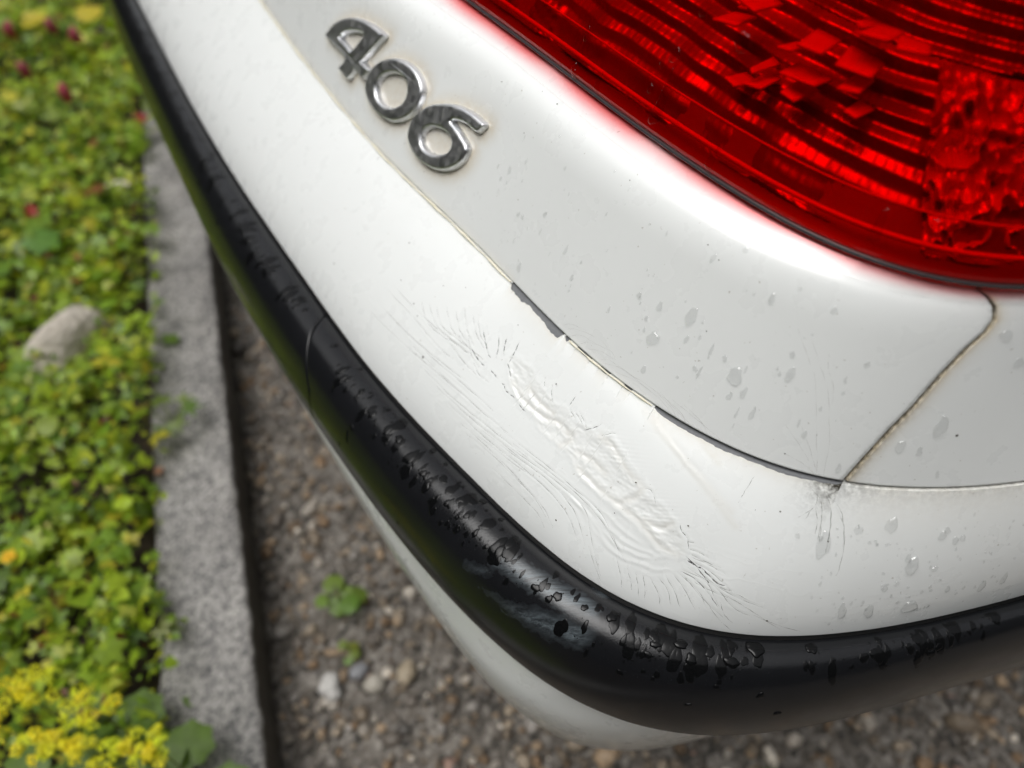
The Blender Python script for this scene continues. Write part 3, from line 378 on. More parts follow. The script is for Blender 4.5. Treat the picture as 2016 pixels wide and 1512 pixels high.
def bumper_skin():
    a = spaced((A0, 0.02, 0.006), (0.02, 0.10, 0.0016), (0.10, 0.58, 0.00075), (0.58, 0.9, 0.003), (0.9, A1, 0.01))
    gap = edge_gap(a); _, kv = metric(bumper, a, 0*a+0.05); v0 = gap/kv
    base = np.concatenate([np.linspace(0, 0.72, 215)[:-1], np.linspace(0.72, 1, 50)])
    A, B = np.meshgrid(a, base, indexing='ij'); V = v0[:, None]+(1-v0[:, None])*B
    Vc = np.maximum(V, 0); P = bumper(A, Vc)
    inw = np.minimum(V, 0)*kv[:, None]          # the hidden flange runs straight in under the panel
    P[..., 0] += inw*(NX*np.cos(A)+TX*np.sin(A)); P[..., 1] += inw*(NY*np.cos(A)+TY*np.sin(A))
    n = normal(bumper, A, np.clip(V, 0.02, 0.98))
    X, Y = flat(bumper, A, V, BA0)
    f2 = lambda line: np.stack(flat(bumper, np.array([p[0] for p in line]), np.array([p[1] for p in line]), BA0), 1)
    D = np.zeros_like(X); sub = (A > 0.0) & (A < 0.62); x, y = X[sub], Y[sub]; d = np.zeros_like(x)
    up, lo = f2(RIM_UP), f2(RIM_LOW)
    crater = np.concatenate([up, lo[::-1]]); jx, jy = x+0.003*(noise2(x*160, y*160, 71)-0.5), y+0.003*(noise2(x*160, y*160, 72)-0.5); ins = inside(jx, jy, crater)
    du, pu = seg_dist(jx, jy, up); dl, pl = seg_dist(jx, jy, lo); rim = np.minimum(du, dl)
    axis = f2([[0.10, 0.30], [0.18, 0.34], [0.28, 0.42], [0.36, 0.52], [0.44, 0.62], [0.50, 0.70]]); dx, px = seg_dist(x, y, axis)
    d -= 0.0016*np.exp(-(dx/0.020)**2)*sstep(0, 0.18, px)*(1-sstep(0.85, 1, px))
    d += 0.0003*np.exp(-((dx-0.030)/0.012)**2)*sstep(0.1, 0.3, px)*(1-sstep(0.9, 1, px))
    wob = noise2(x*900, y*900, 1)
    d += np.where(ins, -0.0004*sstep(0, 0.006, rim), 0)
    d += 0.00014*np.exp(-(rim/0.0012)**2)*(0.4+0.9*noise2(x*350, y*350, 4))
    rough = np.where(ins, sstep(0, 0.002, rim), 0)+0.35*np.exp(-(rim/0.004)**2)
    d += 0.26*rough*(0.0009*(noise2(x*200, y*480, 7)-0.5)+0.0007*(noise2(x*520, y*1000, 8)-0.5)+0.0004*(wob-0.5))
    def near(pts, m, sc, sd, am):
        bb = np.flatnonzero((x > pts[:, 0].min()-m) & (x < pts[:, 0].max()+m) & (y > pts[:, 1].min()-m) & (y < pts[:, 1].max()+m)); xb, yb = x[bb], y[bb]
        dg, pg = seg_dist(xb+am*(noise2(xb*sc, yb*sc, sd)-0.5), yb+am*(noise2(xb*sc, yb*sc, sd+20)-0.5), pts); return bb, dg, pg
    for k, g in enumerate(GROOVE):
        bb, dg, pg = near(f2(smooth_line(g, 24)), 0.008, 400, 20+k, 0.0006)
        e = np.sin(np.pi*np.clip(pg, 0.04, 0.96))**0.4
        d[bb] += e*0.36*(-0.0012*np.exp(-(dg/0.0010)**2)+0.0006*np.exp(-((dg-0.0022)/0.0011)**2))*(0.9 if k < 2 else 0.6)
    for k, g in enumerate(RIPPLE):
        bb, dg, pg = near(f2(smooth_line(g, 20)), 0.007, 250, 60+k, 0.0008)
        e = np.sin(np.pi*np.clip(pg, 0.02, 0.98))**0.6; s = 0.35 if k >= 10 else 1.0
        d[bb] += 0.29*s*e*(0.00042*np.exp(-(dg/0.0008)**2)-0.00022*np.exp(-((dg-0.0016)/0.0008)**2))
    for k, g in enumerate(CRACK_HAIR[:-15]+CRACK_DARK):
        bb, dg, pg = near(f2(smooth_line(g, 14)), 0.003, 300, k, 0.0002); e = np.sin(np.pi*np.clip(pg, 0.03, 0.97))**0.5
        d[bb] += e*(-0.00007*np.exp(-(dg/0.0004)**2)+0.00005*np.exp(-((dg-0.0009)/0.0006)**2))
    # fine cross-hatched crazing above the rim
    for (ca, cv, sa) in ((0.345, 0.285, 0.030), (0.405, 0.43, 0.035)):
        c = f2([[ca, cv]])[0]; q = np.exp(-(((x-c[0])/0.010)**2+((y-c[1])/0.006)**2)); d += q*0.00007*np.sin((x+0.5*y)*2700)*np.sin((y-0.5*x)*2200)
    D[sub] = 0.68*d*np.minimum(sstep(0.0, 0.06, A[sub]), 1-sstep(0.56, 0.62, A[sub]))*sstep(0.0, 0.12, V[sub])*(1-sstep(0.93, 1.0, V[sub]))
    # dried water film: low raised edges on the flat outer part of the bumper
    w = noise2(X*55+3*noise2(X*160, Y*160, 31), Y*80, 30)
    D += 0.00003*(sstep(0.50, 0.53, w)-sstep(0.60, 0.63, w))*sstep(0.35, 0.6, V)
    P = P+n*D[..., None]
    # rolled lower edge tucked behind the rubbing strip
    last = P[:, -1]; nn = normal(bumper, a, 0*a+0.99); rad = np.stack([NX*np.cos(a)+TX*np.sin(a), NY*np.cos(a)+TY*np.sin(a), 0*a], 1)
    e1 = last-np.array([0, 0, 0.0012])-nn*0.0006; e2 = e1-np.array([0, 0, 0.004])-rad*0.006
    P = np.concatenate([P, e1[:, None], e2[:, None]], 1)
    o = grid('bumper', P, M_PAINT)
    grime = np.zeros(P.shape[:2]); dirt = np.zeros(P.shape[:2])
    jt = np.abs(V-v0[:, None])*kv[:, None]
    grime[:, :-2] = np.exp(-jt/0.004)*sstep(0.50, 0.56, A)*1.2+np.exp(-np.hypot(X-flat(bumper, np.array([0.55]), np.array([0.0]), BA0)[0], jt)/0.006)
    dirt[:, :-2] = np.exp(-jt/0.003)*0.35*(1-sstep(0.5, 0.6, A))+np.exp(-jt/0.010)*0.55*sstep(0.52, 0.6, A)
    q = np.zeros_like(x)
    for g in RIPPLE[10:]+GROOVE: dg, _ = seg_dist(x, y, f2(g)); q = np.maximum(q, np.exp(-(dg/0.0016)**2))
    dd = dirt[:, :-2]; dd[sub] += 0.13*q+0.04*ins; dirt[:, :-2] = dd
    fattr(o, 'dirt', dirt); fattr(o, 'grime', grime)
    return part(o), a, P
BUMPER, _ba, _bp = bumper_skin()
from mathutils.bvhtree import BVHTree
def ray_surface(o):
    me = o.data; V = np.empty(len(me.vertices)*3, np.float32); me.vertices.foreach_get('co', V); F = np.empty(len(me.polygons)*4, np.int32); me.loops.foreach_get('vertex_index', F)
    return BVHTree.FromPolygons(V.reshape(-1, 3).tolist(), F.reshape(-1, 4).tolist())
BVH = ray_surface(BUMPER)
def on_bumper(a, v):
    p = bumper(a, v); n = normal(bumper, a, v); P = []
    for q, m in zip(p, n):
        h = BVH.ray_cast(Vector(q+m*0.01), Vector(-m), 0.03); P.append(np.array(h[0]) if h[0] else q)
    return np.array(P), n
def sub(o, parent): o.parent = parent; return o

# grey plastic showing where the paint has flaked off along the joint
a = spaced((A0, A1, 0.004)); rad = np.stack([NX*np.cos(a)+TX*np.sin(a), NY*np.cos(a)+TY*np.sin(a), 0*a], 1)
P = [bumper(a, 0*a+q)-normal(bumper, a, 0*a+max(q, 0.02))*0.0007 for q in (0.10, 0.05, 0.02, 0.0)]
P = np.stack(P+[P[-1]-rad*0.01-np.array([0, 0, 0.001]), P[-1]-rad*0.02-np.array([0, 0, 0.002])], 1)
sub(grid('bumper_core', P, M_CORE), BUMPER)

def ribbons(name, lines, f, width, material, parent, hug=True, jit=0.00012, lift=0.00006):
    parts = []
    for k, l in enumerate(lines):
        l = np.array(l); n = max(8, int(18*len(l)/3)); q = smooth_line(l, n); aa, vv = q[:, 0], np.clip(q[:, 1], 0.005, 0.99)
        if f is bumper: p, m = on_bumper(aa, vv)
        else: p, m = f(aa, vv), normal(f, aa, vv)
        t = np.gradient(p, axis=0); b = np.cross(m, t); b /= np.linalg.norm(b, axis=1, keepdims=True)+1e-12
        p = p+b*(jit*vnoise(np.arange(n)*0.9, k))[:, None]
        u = np.linspace(0, 1, n); w = width*(0.35+0.65*np.sin(np.pi*u)**0.6)*(0.75+0.35*vnoise(np.arange(n)*1.7, k+50))*np.clip(0.75+1.1*vnoise(np.arange(n)*0.6, k+90), 0.06, 1)
        Q = np.stack([p-b*w[:, None]+m*lift*0.3, p+m*lift, p+b*w[:, None]+m*lift*0.3], 1)
        parts.append((Q.reshape(-1, 3), gridf(n, 3)))
    V, F = join(parts); o = mesh(name, V, F, material, kind='stuff'); return sub(o, parent)
ribbons('hairline_crack', CRACK_HAIR, bumper, 0.00011, M_HAIR, BUMPER)
def specks(name, pts, f, parent):
    parts = []
    for k, (a_, v_, r) in enumerate(pts):
        p, n = f(np.array([a_]), np.array([v_]))[0], normal(f, np.array([a_]), np.array([v_]))[0]
        t = np.cross(n, [0.3, 0.5, 0.8]); t /= np.linalg.norm(t); b = np.cross(n, t); r = r*0.00022; m = 7
        th = np.linspace(0, 2*np.pi, m, endpoint=False); rr = r*(0.8+0.4*rng.random(m))
        ring = p+n*0.0001+rr[:, None]*(np.cos(th)[:, None]*t+0.8*np.sin(th)[:, None]*b); top = p+n*r*0.6
        V = np.concatenate([ring, [top]]); F = [(i, (i+1) % m, m, m) for i in range(m)]
        parts.append((V, np.array(F)[:, :3]))
    V, F = join(parts); sub(mesh(name, V, F, M_SPECK, kind='stuff'), parent)
specks('dirt_speck', SPECK, bumper, BUMPER)
dk = [ribbons('crack', [c], bumper, w*1.35, M_CRACK, BUMPER) for c, w in zip(CRACK_DARK, [0.00024, 0.0002, 0.0002, 0.0002, 0.00022, 0.0002, 0.00016, 0.00018, 0.00013, 0.00032, 0.00026, 0.00012, 0.00016, 0.00014, 0.00016, 0.0002])]
for o in dk: del o['kind']

# yellowed sealant bead along the sound part of the joint
a = spaced((A0, 0.108, 0.004)); p = world(a, rk('LG', a)+0.0003, 0.3585); p[:, 2] += 0.0003*vnoise(a*90, 3)
V, F = tube(p, 0.00055*(1+0.45*vnoise(a*60, 8)), 6); sub(mesh('sealant_bead', V, F, M_SEAL), BUMPER)
a = spaced((0.226, 0.350, 0.002)); p = world(a, rk('LG', a)+0.0002, 0.3585); p[:, 2] += 0.00015*vnoise(a*160, 4)
V, F = tube(p, 0.00042*(1+0.4*vnoise(a*130, 9)), 6); sub(mesh('sealant_bead', V, F, M_SEAL), BUMPER)

# painted panels above the bumper, split by the seam
sv, sa = np.array([p[1] for p in PANEL_SEAM]), np.array([p[0] for p in PANEL_SEAM])
seam = lambda v: np.interp(v, sv, sa)
digit_pts = np.concatenate([np.array(smooth_line(o, 90, True)) for o, h in DIGITS]+[np.array(smooth_line(h, 50, True)) for o, h in DIGITS])
def panel_part(name, left):
    v = np.concatenate([np.linspace(0, 0.72, 90)[:-1], np.linspace(0.72, 0.88, 22)[:-1], np.linspace(0.88, 1, 12)])
    e = 0.0035
    u = spaced((A0, -0.5, 0.01), (-0.5, 0.06, 0.0022), (0.06, 0.54, 0.004)) if left else np.linspace(0, 1, 150)
    A = np.zeros((len(u), len(v)))
    for j, vv in enumerate(v):
        if left: A[:, j] = A0+(u-A0)*(seam(vv)-e*0.75-A0)/(0.54-A0)
        else: A[:, j] = seam(vv)+e*0.75+(A1-seam(vv)-e*0.75)*u**1.6
    Vv = np.broadcast_to(v, A.shape); P = panel(A, Vv); n = normal(panel, A, np.clip(Vv, 0.01, 0.99))
    # edges rolled in: along the seam, and a hem at the bottom
    col = -1 if left else 0; sgn = 1 if left else -1; ea, en, ev = A[:, :][col], n[col], v
    rolls = [panel(ea+sgn*0.0011, ev)-en*0.0004, panel(ea+sgn*0.0017, ev)-en*0.0014, panel(ea+sgn*0.0018, ev)-en*0.008]
    r = np.stack(rolls, 0); P = np.concatenate([P, r], 0) if left else np.concatenate([r[::-1], P], 0)
    Af = np.concatenate([A, np.stack([ea]*3)], 0) if left else np.concatenate([np.stack([ea]*3), A], 0)
    af = Af[:, 0]; rad = np.stack([NX*np.cos(af)+TX*np.sin(af), NY*np.cos(af)+TY*np.sin(af), 0*af], 1)
    h1 = P[:, 0]-np.array([0, 0, 0.0006])-rad*0.0009; h2 = h1-rad*0.008
    P = np.concatenate([h2[:, None], h1[:, None], P], 1)
    o = grid(name, P, M_PAINT)
    dirt = np.zeros(P.shape[:2]); grime = np.zeros(P.shape[:2])
    X, Y = flat(panel, A, Vv, -0.24); sl = slice(0, len(u)) if left else slice(3, None)
    es = np.abs(A-A[col][None])*0.42
    if left:
        m = (A > -0.55) & (A < 0.06); dx, dy = flat(panel, digit_pts[:, 0], digit_pts[:, 1], -0.24)
        x, y = X[m], Y[m]; best = np.full(x.shape, 1e9)
        for i in range(len(dx)): best = np.minimum(best, np.hypot(x-dx[i]-0.001, y-dy[i]))
        w = np.zeros_like(X); w[m] = np.exp(-(best/0.0055)**2)*1.0
        for o_, h_ in DIGITS:
            hx, hy = flat(panel, np.array([p[0] for p in h_]), np.array([p[1] for p in h_]), -0.24); ii = inside(x, y, list(zip(hx, hy))); w[m] = np.where(ii, 0.75, w[m])
        dirt[sl, 2:] = w*0.72+0.25*np.exp(-Vv*40)*(A < 0.11)
        grime[sl, 2:] = 0.35*np.exp(-es/0.0012)
    else:
        dirt[sl, 2:] = 0.9*np.exp(-es/0.0022); grime[sl, 2:] = 0.5*np.exp(-es/0.0014)*(1-sstep(0.2, 0.7, Vv)); dirt[:3] = 1; grime[:3, :] = 0.8
    fattr(o, 'dirt', dirt); fattr(o, 'grime', grime); return part(o)
REAR_PANEL = panel_part('rear_panel', True); QUARTER = panel_part('quarter_panel', False)
specks('dirt_speck', SPECK_PANEL[1:], panel, REAR_PANEL); specks('dirt_speck', SPECK_PANEL[:1], panel, QUARTER)
ribbons('hairline_crack', PANEL_HAIR, panel, 0.00006, M_HAIR_FAINT, REAR_PANEL)

# dark inner shell behind seams and joints
a = spaced((A0, A1, 0.02)); P = np.stack([world(a, rk('LG', a)-0.02, 0.372), world(a, rk('LG', a)-0.012, 0.352), world(a, rk('CR', a)-0.012, 0.276), world(a, rk('GK', a)-0.012, 0.262), world(a, rk('GK', a)-0.03, 0.25)], 1)
part(grid('inner_shell', P, M_DARK))

# black rubbing strip in two lengths, butted at the joint
ssv, ssa = np.array([0.0]+[p[1] for p in STRIP_SEAM[1:]]+[1.0]), np.array([-0.1075]+[p[0] for p in STRIP_SEAM[1:]]+[-0.0362])
sseam = lambda v: np.interp(v, ssv, ssa)
def strip_part(left):
    v = np.linspace(0, 1, 60); u = np.linspace(0, 1, 220 if left else 620); A = np.zeros((len(u), 60)); e = 0.0030
    for j, vv in enumerate(v):
        A[:, j] = A0+(sseam(vv)-e-A0)*u**0.8 if left else sseam(vv)+e*0.6+(A1-sseam(vv)-e*0.6)*u**1.25
    Vv = np.broadcast_to(v, A.shape); P = strip(A, Vv); n = normal(strip, A, np.clip(Vv, 0.01, 0.99))
    af = A[:, 0]; rad = lambda q: np.stack([NX*np.cos(q)+TX*np.sin(q), NY*np.cos(q)+TY*np.sin(q), 0*q], 1)
    t1 = P[:, 0]-rad(af)*0.0006-np.array([0, 0, 0.0012]); t2 = t1-rad(af)*0.001-np.array([0, 0, 0.006]); ab = A[:, -1]
    b1 = P[:, -1]-rad(ab)*0.0012-np.array([0, 0, 0.0014]); b2 = b1-rad(ab)*0.012+np.array([0, 0, 0.001])
    P = np.concatenate([t2[:, None], t1[:, None], P, b1[:, None], b2[:, None]], 1)
    k = -1 if left else 0; nm = n[k].copy(); nm[:14] = nm[14]; nk = np.concatenate([nm[:1]]*2+[nm]+[nm[-1:]]*2); tdir = P[k]-P[-2 if left else 1]; tdir /= np.linalg.norm(tdir, axis=1, keepdims=True)
    r1 = P[k]+tdir*0.0006-nk*0.0004; r2 = P[k]+tdir*0.0009-nk*0.0012; r3 = r2-nk*0.008
    P = np.concatenate([P, r1[None], r2[None], r3[None]], 0) if left else np.concatenate([r3[None], r2[None], r1[None], P], 0)
    o = grid('rubbing_strip', P, M_STRIP); sc = np.zeros(P.shape[:2])
    if not left:
        ka, kv = 0.42, 0.05; x, y = A*ka, Vv*kv; w = np.zeros_like(x)
        for i, poly in enumerate(SCUFF):
            q = [(p[0]*ka, p[1]*kv) for p in poly]; ii = inside(x+0.0022*(noise2(x*500, y*900, 3)-0.5), y+0.0022*(noise2(x*500, y*900, 4)-0.5), q); dd, _ = seg_dist(x, y, q+q[:1])
            w = np.maximum(w, np.where(ii, (0.15+0.85*sstep(0, 0.006, dd))*(1.0 if i in (0, 3) else 0.62), 0))
        sc[3:, 2:-2] = w
    fattr(o, 'scuff', sc); return part(o)
STRIP_L = strip_part(True); STRIP = strip_part(False)
# dark channel the strip sits in, and the white bumper below it
a = spaced((A0, A1, 0.01)); P = np.stack([world(a, rk('ST', a)-0.012, 0.448), world(a, rk('ST', a)-0.004, 0.4565), world(a, rk('ST', a)+0.002, 0.462), world(a, rk('SB', a)-0.010, 0.52)], 1)
sub(grid('strip_channel', P, M_DARK), BUMPER)
a = spaced((A0, 0.1, 0.01), (0.1, 0.8, 0.004), (0.8, A1, 0.01)); lw = rk('LW', a); k = np.linspace(0, 1, 40)
hh = np.array([0.522, 0.535, 0.565, 0.60, 0.65, 0.72, 0.80, 0.86, 0.88]); rr = np.array([-0.014, -0.009, -0.003, 0.0, -0.006, -0.024, -0.052, -0.085, -0.13])*0.65
K = smooth_line(np.stack([hh, rr], 1), 60)
P = np.stack([world(a, lw+r_, h_) for h_, r_ in K], 1)
LOWER = part(grid('lower_bumper', P, M_PAINT)); fattr(LOWER, 'dirt', np.broadcast_to(0.0*K[:, 0], P.shape[:2])); fattr(LOWER, 'grime', np.zeros(P.shape[:2]))
# floor pan closing the underside
ctr = np.array([CS*TX+CO*NX, CS*TY+CO*NY]); edge = P[:, -1]
inner = edge.copy(); inner[:, :2] = ctr+(edge[:, :2]-ctr)*0.3
part(grid('floor_pan', np.stack([edge+[0, 0, 0.001], inner, np.concatenate([np.broadcast_to(ctr, (len(a), 2)), edge[:, 2:]], 1)], 1), M_DARK))

# tail lamp
LA0, LA1 = -0.62, 1.55
a = spaced((LA0, LA1, 0.006)); g = rk('GK', a)
LAMP = part(tag(empty('tail_lamp', (0.1, 0.4, 0.64)))) if False else None
vv = np.concatenate([np.linspace(0, 0.16, 26)[:-1], np.linspace(0.16, 1, 50)]); A, Vv = np.meshgrid(a, vv, indexing='ij')
LP = lens(A, Vv); ln = normal(lens, A, np.clip(Vv, 0.01, 0.99))
LENS = part(grid('tail_lamp_lens', LP, M_LENS))
LENS['label'] = 'deep red tail lamp lens wet with drops'
V, F = tube(world(a, g+0.0022, 0.2472), 0.0010, 8); part(mesh('lamp_gasket', V, F, M_RUBBER))
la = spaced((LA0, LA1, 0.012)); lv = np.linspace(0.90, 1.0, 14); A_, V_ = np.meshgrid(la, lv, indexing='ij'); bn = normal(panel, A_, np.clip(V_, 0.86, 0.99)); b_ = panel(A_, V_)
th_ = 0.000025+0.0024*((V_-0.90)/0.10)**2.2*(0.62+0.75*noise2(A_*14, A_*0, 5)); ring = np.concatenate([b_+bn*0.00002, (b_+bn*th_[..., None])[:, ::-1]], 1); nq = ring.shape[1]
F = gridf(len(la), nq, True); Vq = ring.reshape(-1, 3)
glow_wedge = mesh('lamp_glow_wedge', Vq, F, M_GLOW); bm = bmesh.new(); bm.from_mesh(glow_wedge.data); bmesh.ops.holes_fill(bm, edges=[e for e in bm.edges if e.is_boundary]); bmesh.ops.recalc_face_normals(bm, faces=bm.faces); bm.to_mesh(glow_wedge.data); bm.free(); sub(glow_wedge, LENS)  # tapered red wedge added over the paint to imitate the lamp's glow
# inside the lamp: stepped reflector, light-catching rib, mirror facets, crumpled bulb reflector
w = np.linspace(0.13, 1, 260); A, W_ = np.meshgrid(spaced((LA0, LA1, 0.004)), w, indexing='ij'); P = lens(A, W_); n_ = normal(lens, A, np.clip(W_, 0.05, 0.98))
fl = np.abs(np.modf(W_*36+A*2.0+0.5*noise2(A*8, W_*6, 2))[0]-0.5)*2
dep = -0.007-0.024*sstep(0.12, 0.40, W_)+0.0028*fl*sstep(0.14, 0.3, W_)+0.0012*np.abs(np.modf(A*90+W_*20)[0]-0.5)+0.004*(noise2(A*26, W_*11, 6)-0.5)+0.003*np.exp(-((A-0.05)/0.05)**2)*(W_ > 0.14)
sub(grid('reflector', P+n_*dep[..., None], M_REFL), LENS)
floor_a = spaced((LA0, LA1, 0.01)); g2 = rk('GK', floor_a)
sub(grid('lamp_floor', np.stack([world(floor_a, g2+0.0005, 0.2475), world(floor_a, g2-0.006, 0.240), world(floor_a, g2-0.012, 0.228)], 1), M_WHITE), LENS)
for vr, rad_, dp in ((0.165, 0.0009, 0.0014), (0.20, 0.0004, 0.0014)):
    pr = lens(a, 0*a+vr)-normal(lens, a, 0*a+vr)*dp; V, F = tube(pr, rad_, 6); sub(mesh('light_rib', V, F, M_FACET), LENS)
R4 = random.Random(11); extra = []
for _ in range(16):
    a_, v_, w_, h_ = R4.uniform(0.22, 0.50), R4.uniform(0.24, 0.50), R4.uniform(0.010, 0.032), R4.uniform(0.006, 0.016); sk = R4.uniform(-0.006, 0.006)
    extra.append([[a_, v_+h_], [a_+w_, v_+h_+sk], [a_+w_+sk, v_+sk], [a_+0.003, v_]])
for q in LAMP_RECT+extra:
    q = np.array(q); k = np.array([[0, 0], [1, 0], [1, 1], [0, 1]], float)
    U, Wv = np.meshgrid(np.linspace(0, 1, 8), np.linspace(0, 1, 5), indexing='ij')
    aa = (q[0, 0]*(1-U)+q[1, 0]*U)*(1-Wv)+(q[3, 0]*(1-U)+q[2, 0]*U)*Wv; ww = (q[0, 1]*(1-U)+q[1, 1]*U)*(1-Wv)+(q[3, 1]*(1-U)+q[2, 1]*U)*Wv
    P = lens(aa, ww)-normal(lens, aa, ww)*(0.0022+0.012*(1-Wv))[..., None]
    o = sub(grid('reflector_facet', P, M_FACET), LENS); m_ = o.modifiers.new('thickness', 'SOLIDIFY'); m_.thickness = 0.0008
U, Wv = np.meshgrid(np.linspace(0, 1, 130), np.linspace(0, 1, 130), indexing='ij'); q = np.array([[0.462, 0.34], [0.56, 0.34], [0.62, 0.13], [0.535, 0.10]])
aa = (q[0, 0]*(1-U)+q[1, 0]*U)*(1-Wv)+(q[3, 0]*(1-U)+q[2, 0]*U)*Wv; ww = (q[0, 1]*(1-U)+q[1, 1]*U)*(1-Wv)+(q[3, 1]*(1-U)+q[2, 1]*U)*Wv
cr = noise2(U*9+2*noise2(U*5, Wv*5, 8), Wv*11+2*noise2(U*5, Wv*5, 9), 3); cr = np.abs(cr-0.5)*2
P = lens(aa, ww)-normal(lens, aa, ww)*(0.005+0.008*cr+0.003*noise2(U*22, Wv*22, 2))[..., None]
sub(grid('crumpled_reflector', P, mat('bright_reflector', color=(0.92, 0.92, 0.92), metal=0.35, rough=0.2)), LENS)

# body above and beside the lamp, closing the corner
a = spaced((A0, A1, 0.02)); g = rk('GK', a); inl = sstep(-0.70, -0.62, a)*(1-sstep(1.55, 1.62, a))
tops = [(0.0, 0.25), (-0.02, 0.17), (-0.045, 0.085), (-0.07, 0.02), (-0.0955, -0.021), (-0.12, -0.06), (-0.17, -0.10), (-0.26, -0.12), (-0.36, -0.125)]
def body(lo, hi, js, name):
    aa = spaced((lo, hi, 0.02)); gg = rk('GK', aa); P = np.stack([world(aa, np.maximum(gg+tops[j][0], 0.02), tops[j][1]) for j in js], 1)
    o = part(grid(name, P, M_PAINT)); fattr(o, 'dirt', np.zeros(P.shape[:2])); fattr(o, 'grime', np.zeros(P.shape[:2]))
body(A0, LA0-0.004, range(0, 5), 'boot_lid'); body(LA1+0.004, A1, range(0, 5), 'rear_wing'); body(A0, A1, range(4, 9), 'upper_body')

# ------------------------------------------------------------------ badge: three chrome digits
def digit(name, outer, hole, lab):
    T_ = 0.0035; f2 = lambda l: np.stack(flat(panel, np.array([p[0] for p in l]), np.array([p[1] for p in l]), -0.24), 1)
    kk = np.linspace(-1.0, 0.6, 900); ss = flat(panel, kk, 0.4+0*kk, -0.24)[0]
    def up(xy, z):
        a_ = np.interp(xy[:, 0], ss, kk); v_ = 0.4+xy[:, 1]/np.interp(a_, _FLAT[panel][0], _FLAT[panel][2])
        return panel(a_, v_)+normal(panel, a_, v_)*z
    rings = [(0.0009, -0.0008), (0.0009, 0.0002), (0.00055, 0.0016), (0.00022, T_-0.0010), (0.0, T_-0.0005), (-0.0004, T_-0.0002), (-0.0011, T_-0.00003), (-0.0013, T_)]
    Vs, Fs, loops = [], [], []; k0 = 0
    for l, n, sg in ((outer, 150, 1), (hole, 90, -1)):
        p = smooth_line(f2(l), n, True); area = np.sum(p[:, 0]*np.roll(p[:, 1], -1)-np.roll(p[:, 0], -1)*p[:, 1])
        if area < 0: p = p[::-1]
        t = np.roll(p, -1, 0)-np.roll(p, 1, 0); t /= np.linalg.norm(t, axis=1, keepdims=True); nr = np.stack([t[:, 1], -t[:, 0]], 1)*sg
        for _ in range(1): nr = (np.roll(nr, 1, 0)+2*nr+np.roll(nr, -1, 0))/4
        R_ = [p+nr*o_ for o_, z_ in rings]
        V = np.concatenate([up(r_, z_) for r_, (o_, z_) in zip(R_, rings)]); F = gridf(len(rings), n, True)
        if sg > 0: F = F[:, ::-1]
        Vs.append(V); Fs.append(F+k0); loops.append((R_[-1], k0+(len(rings)-1)*n)); k0 += len(V)
    tess = tessellate_polygon([[Vector((*q, 0)) for q in lp] for lp, _ in loops]); idx = np.concatenate([st+np.arange(len(lp)) for lp, st in loops])
    V = np.concatenate(Vs); F = np.concatenate(Fs); me = bpy.data.meshes.new(name)
    me.from_pydata(V.tolist(), [], F.tolist()+[[int(idx[i]) for i in t] for t in tess]); me.update()
    bm = bmesh.new(); bm.from_mesh(me); bmesh.ops.recalc_face_normals(bm, faces=bm.faces); bm.to_mesh(me); bm.free()
    me.polygons.foreach_set('use_smooth', np.array([len(p_.vertices) == 4 for p_ in me.polygons])); me.materials.append(M_CHROME)
    o = bpy.data.objects.new(name, me); COL.objects.link(o); o['label'] = lab; return part(o)
for (o_, h_), nm in zip(DIGITS, ('four', 'zero', 'six')): digit('badge_digit', o_, h_, 'weathered chrome badge digit '+nm)

# ------------------------------------------------------------------ rain drops
def drop_mesh(f, a_, v_, r, el, flatness=0.28, seed=0, rough_edge=0.22, lift=0.0):
    a_, v_ = np.array([a_]), np.array([v_])
    p = f(a_, v_)[0]; n = normal(f, a_, v_)[0]; dn = np.array([0, 0, -1.0]); dn = dn-n*(dn@n); dn /= np.linalg.norm(dn); sd = np.cross(dn, n)
    m = 24; th = np.linspace(0, 2*np.pi, m, endpoint=False); R_ = r*(1+rough_edge*0.6*np.sin(2*th+seed)+rough_edge*0.35*np.sin(3*th+2.3*seed)+rough_edge*0.35*np.sin(5*th+1.7*seed))
    ex = np.sin(th); ey = np.cos(th); ey = np.where(ey > 0, ey*el*0.85, ey*el*(1.15))
    width = 1-0.30*np.clip(-np.cos(th), 0, 1)*(el > 1.3)
    rings = [(1.0, -0.02), (0.97, 0.30), (0.85, 0.66), (0.6, 0.90), (0.3, 0.99)]
    # follow the surface: evaluate it at offset parameters
    ka, kv = metric(f, a_, v_); ta = (f(a_+1e-3, v_)-f(a_-1e-3, v_))[0]; ta /= np.linalg.norm(ta); tv = (f(a_, v_+1e-3)-f(a_, v_-1e-3))[0]; tv /= np.linalg.norm(tv)
    V = []
    for s, z in rings+[(0.0, 1.0)]:
        q = (sd*(ex*width*R_)[:, None]+dn*(ey*R_)[:, None])*s
        # solve q = ta*x + tv*y on the tangent plane
        c = ta@tv; qa, qv = q@ta, q@tv; x = (qa-c*qv)/(1-c*c); y = (qv-c*qa)/(1-c*c)
        aa = a_+x/ka; vv_ = np.clip(v_+y/kv, 0.0, 1.0)
        base = f(aa, vv_); V.append(base+normal(f, aa, np.clip(vv_, 0.01, 0.99))*(flatness*r*z+lift))
        if s == 0: V[-1] = V[-1][:1]
    nr = len(rings); F = gridf(nr, m, True); V = np.concatenate(V); top = nr*m
    T3 = np.array([[(nr-1)*m+i, top, top, (nr-1)*m+(i+1) % m] for i in range(m)])
    F = np.concatenate([F, T3]); q = V[F[:m*(nr-1)]]; fn = np.cross(q[:, 1]-q[:, 0], q[:, 3]-q[:, 0]).sum(0)
    return V, (F if fn@n > 0 else F[:, ::-1])
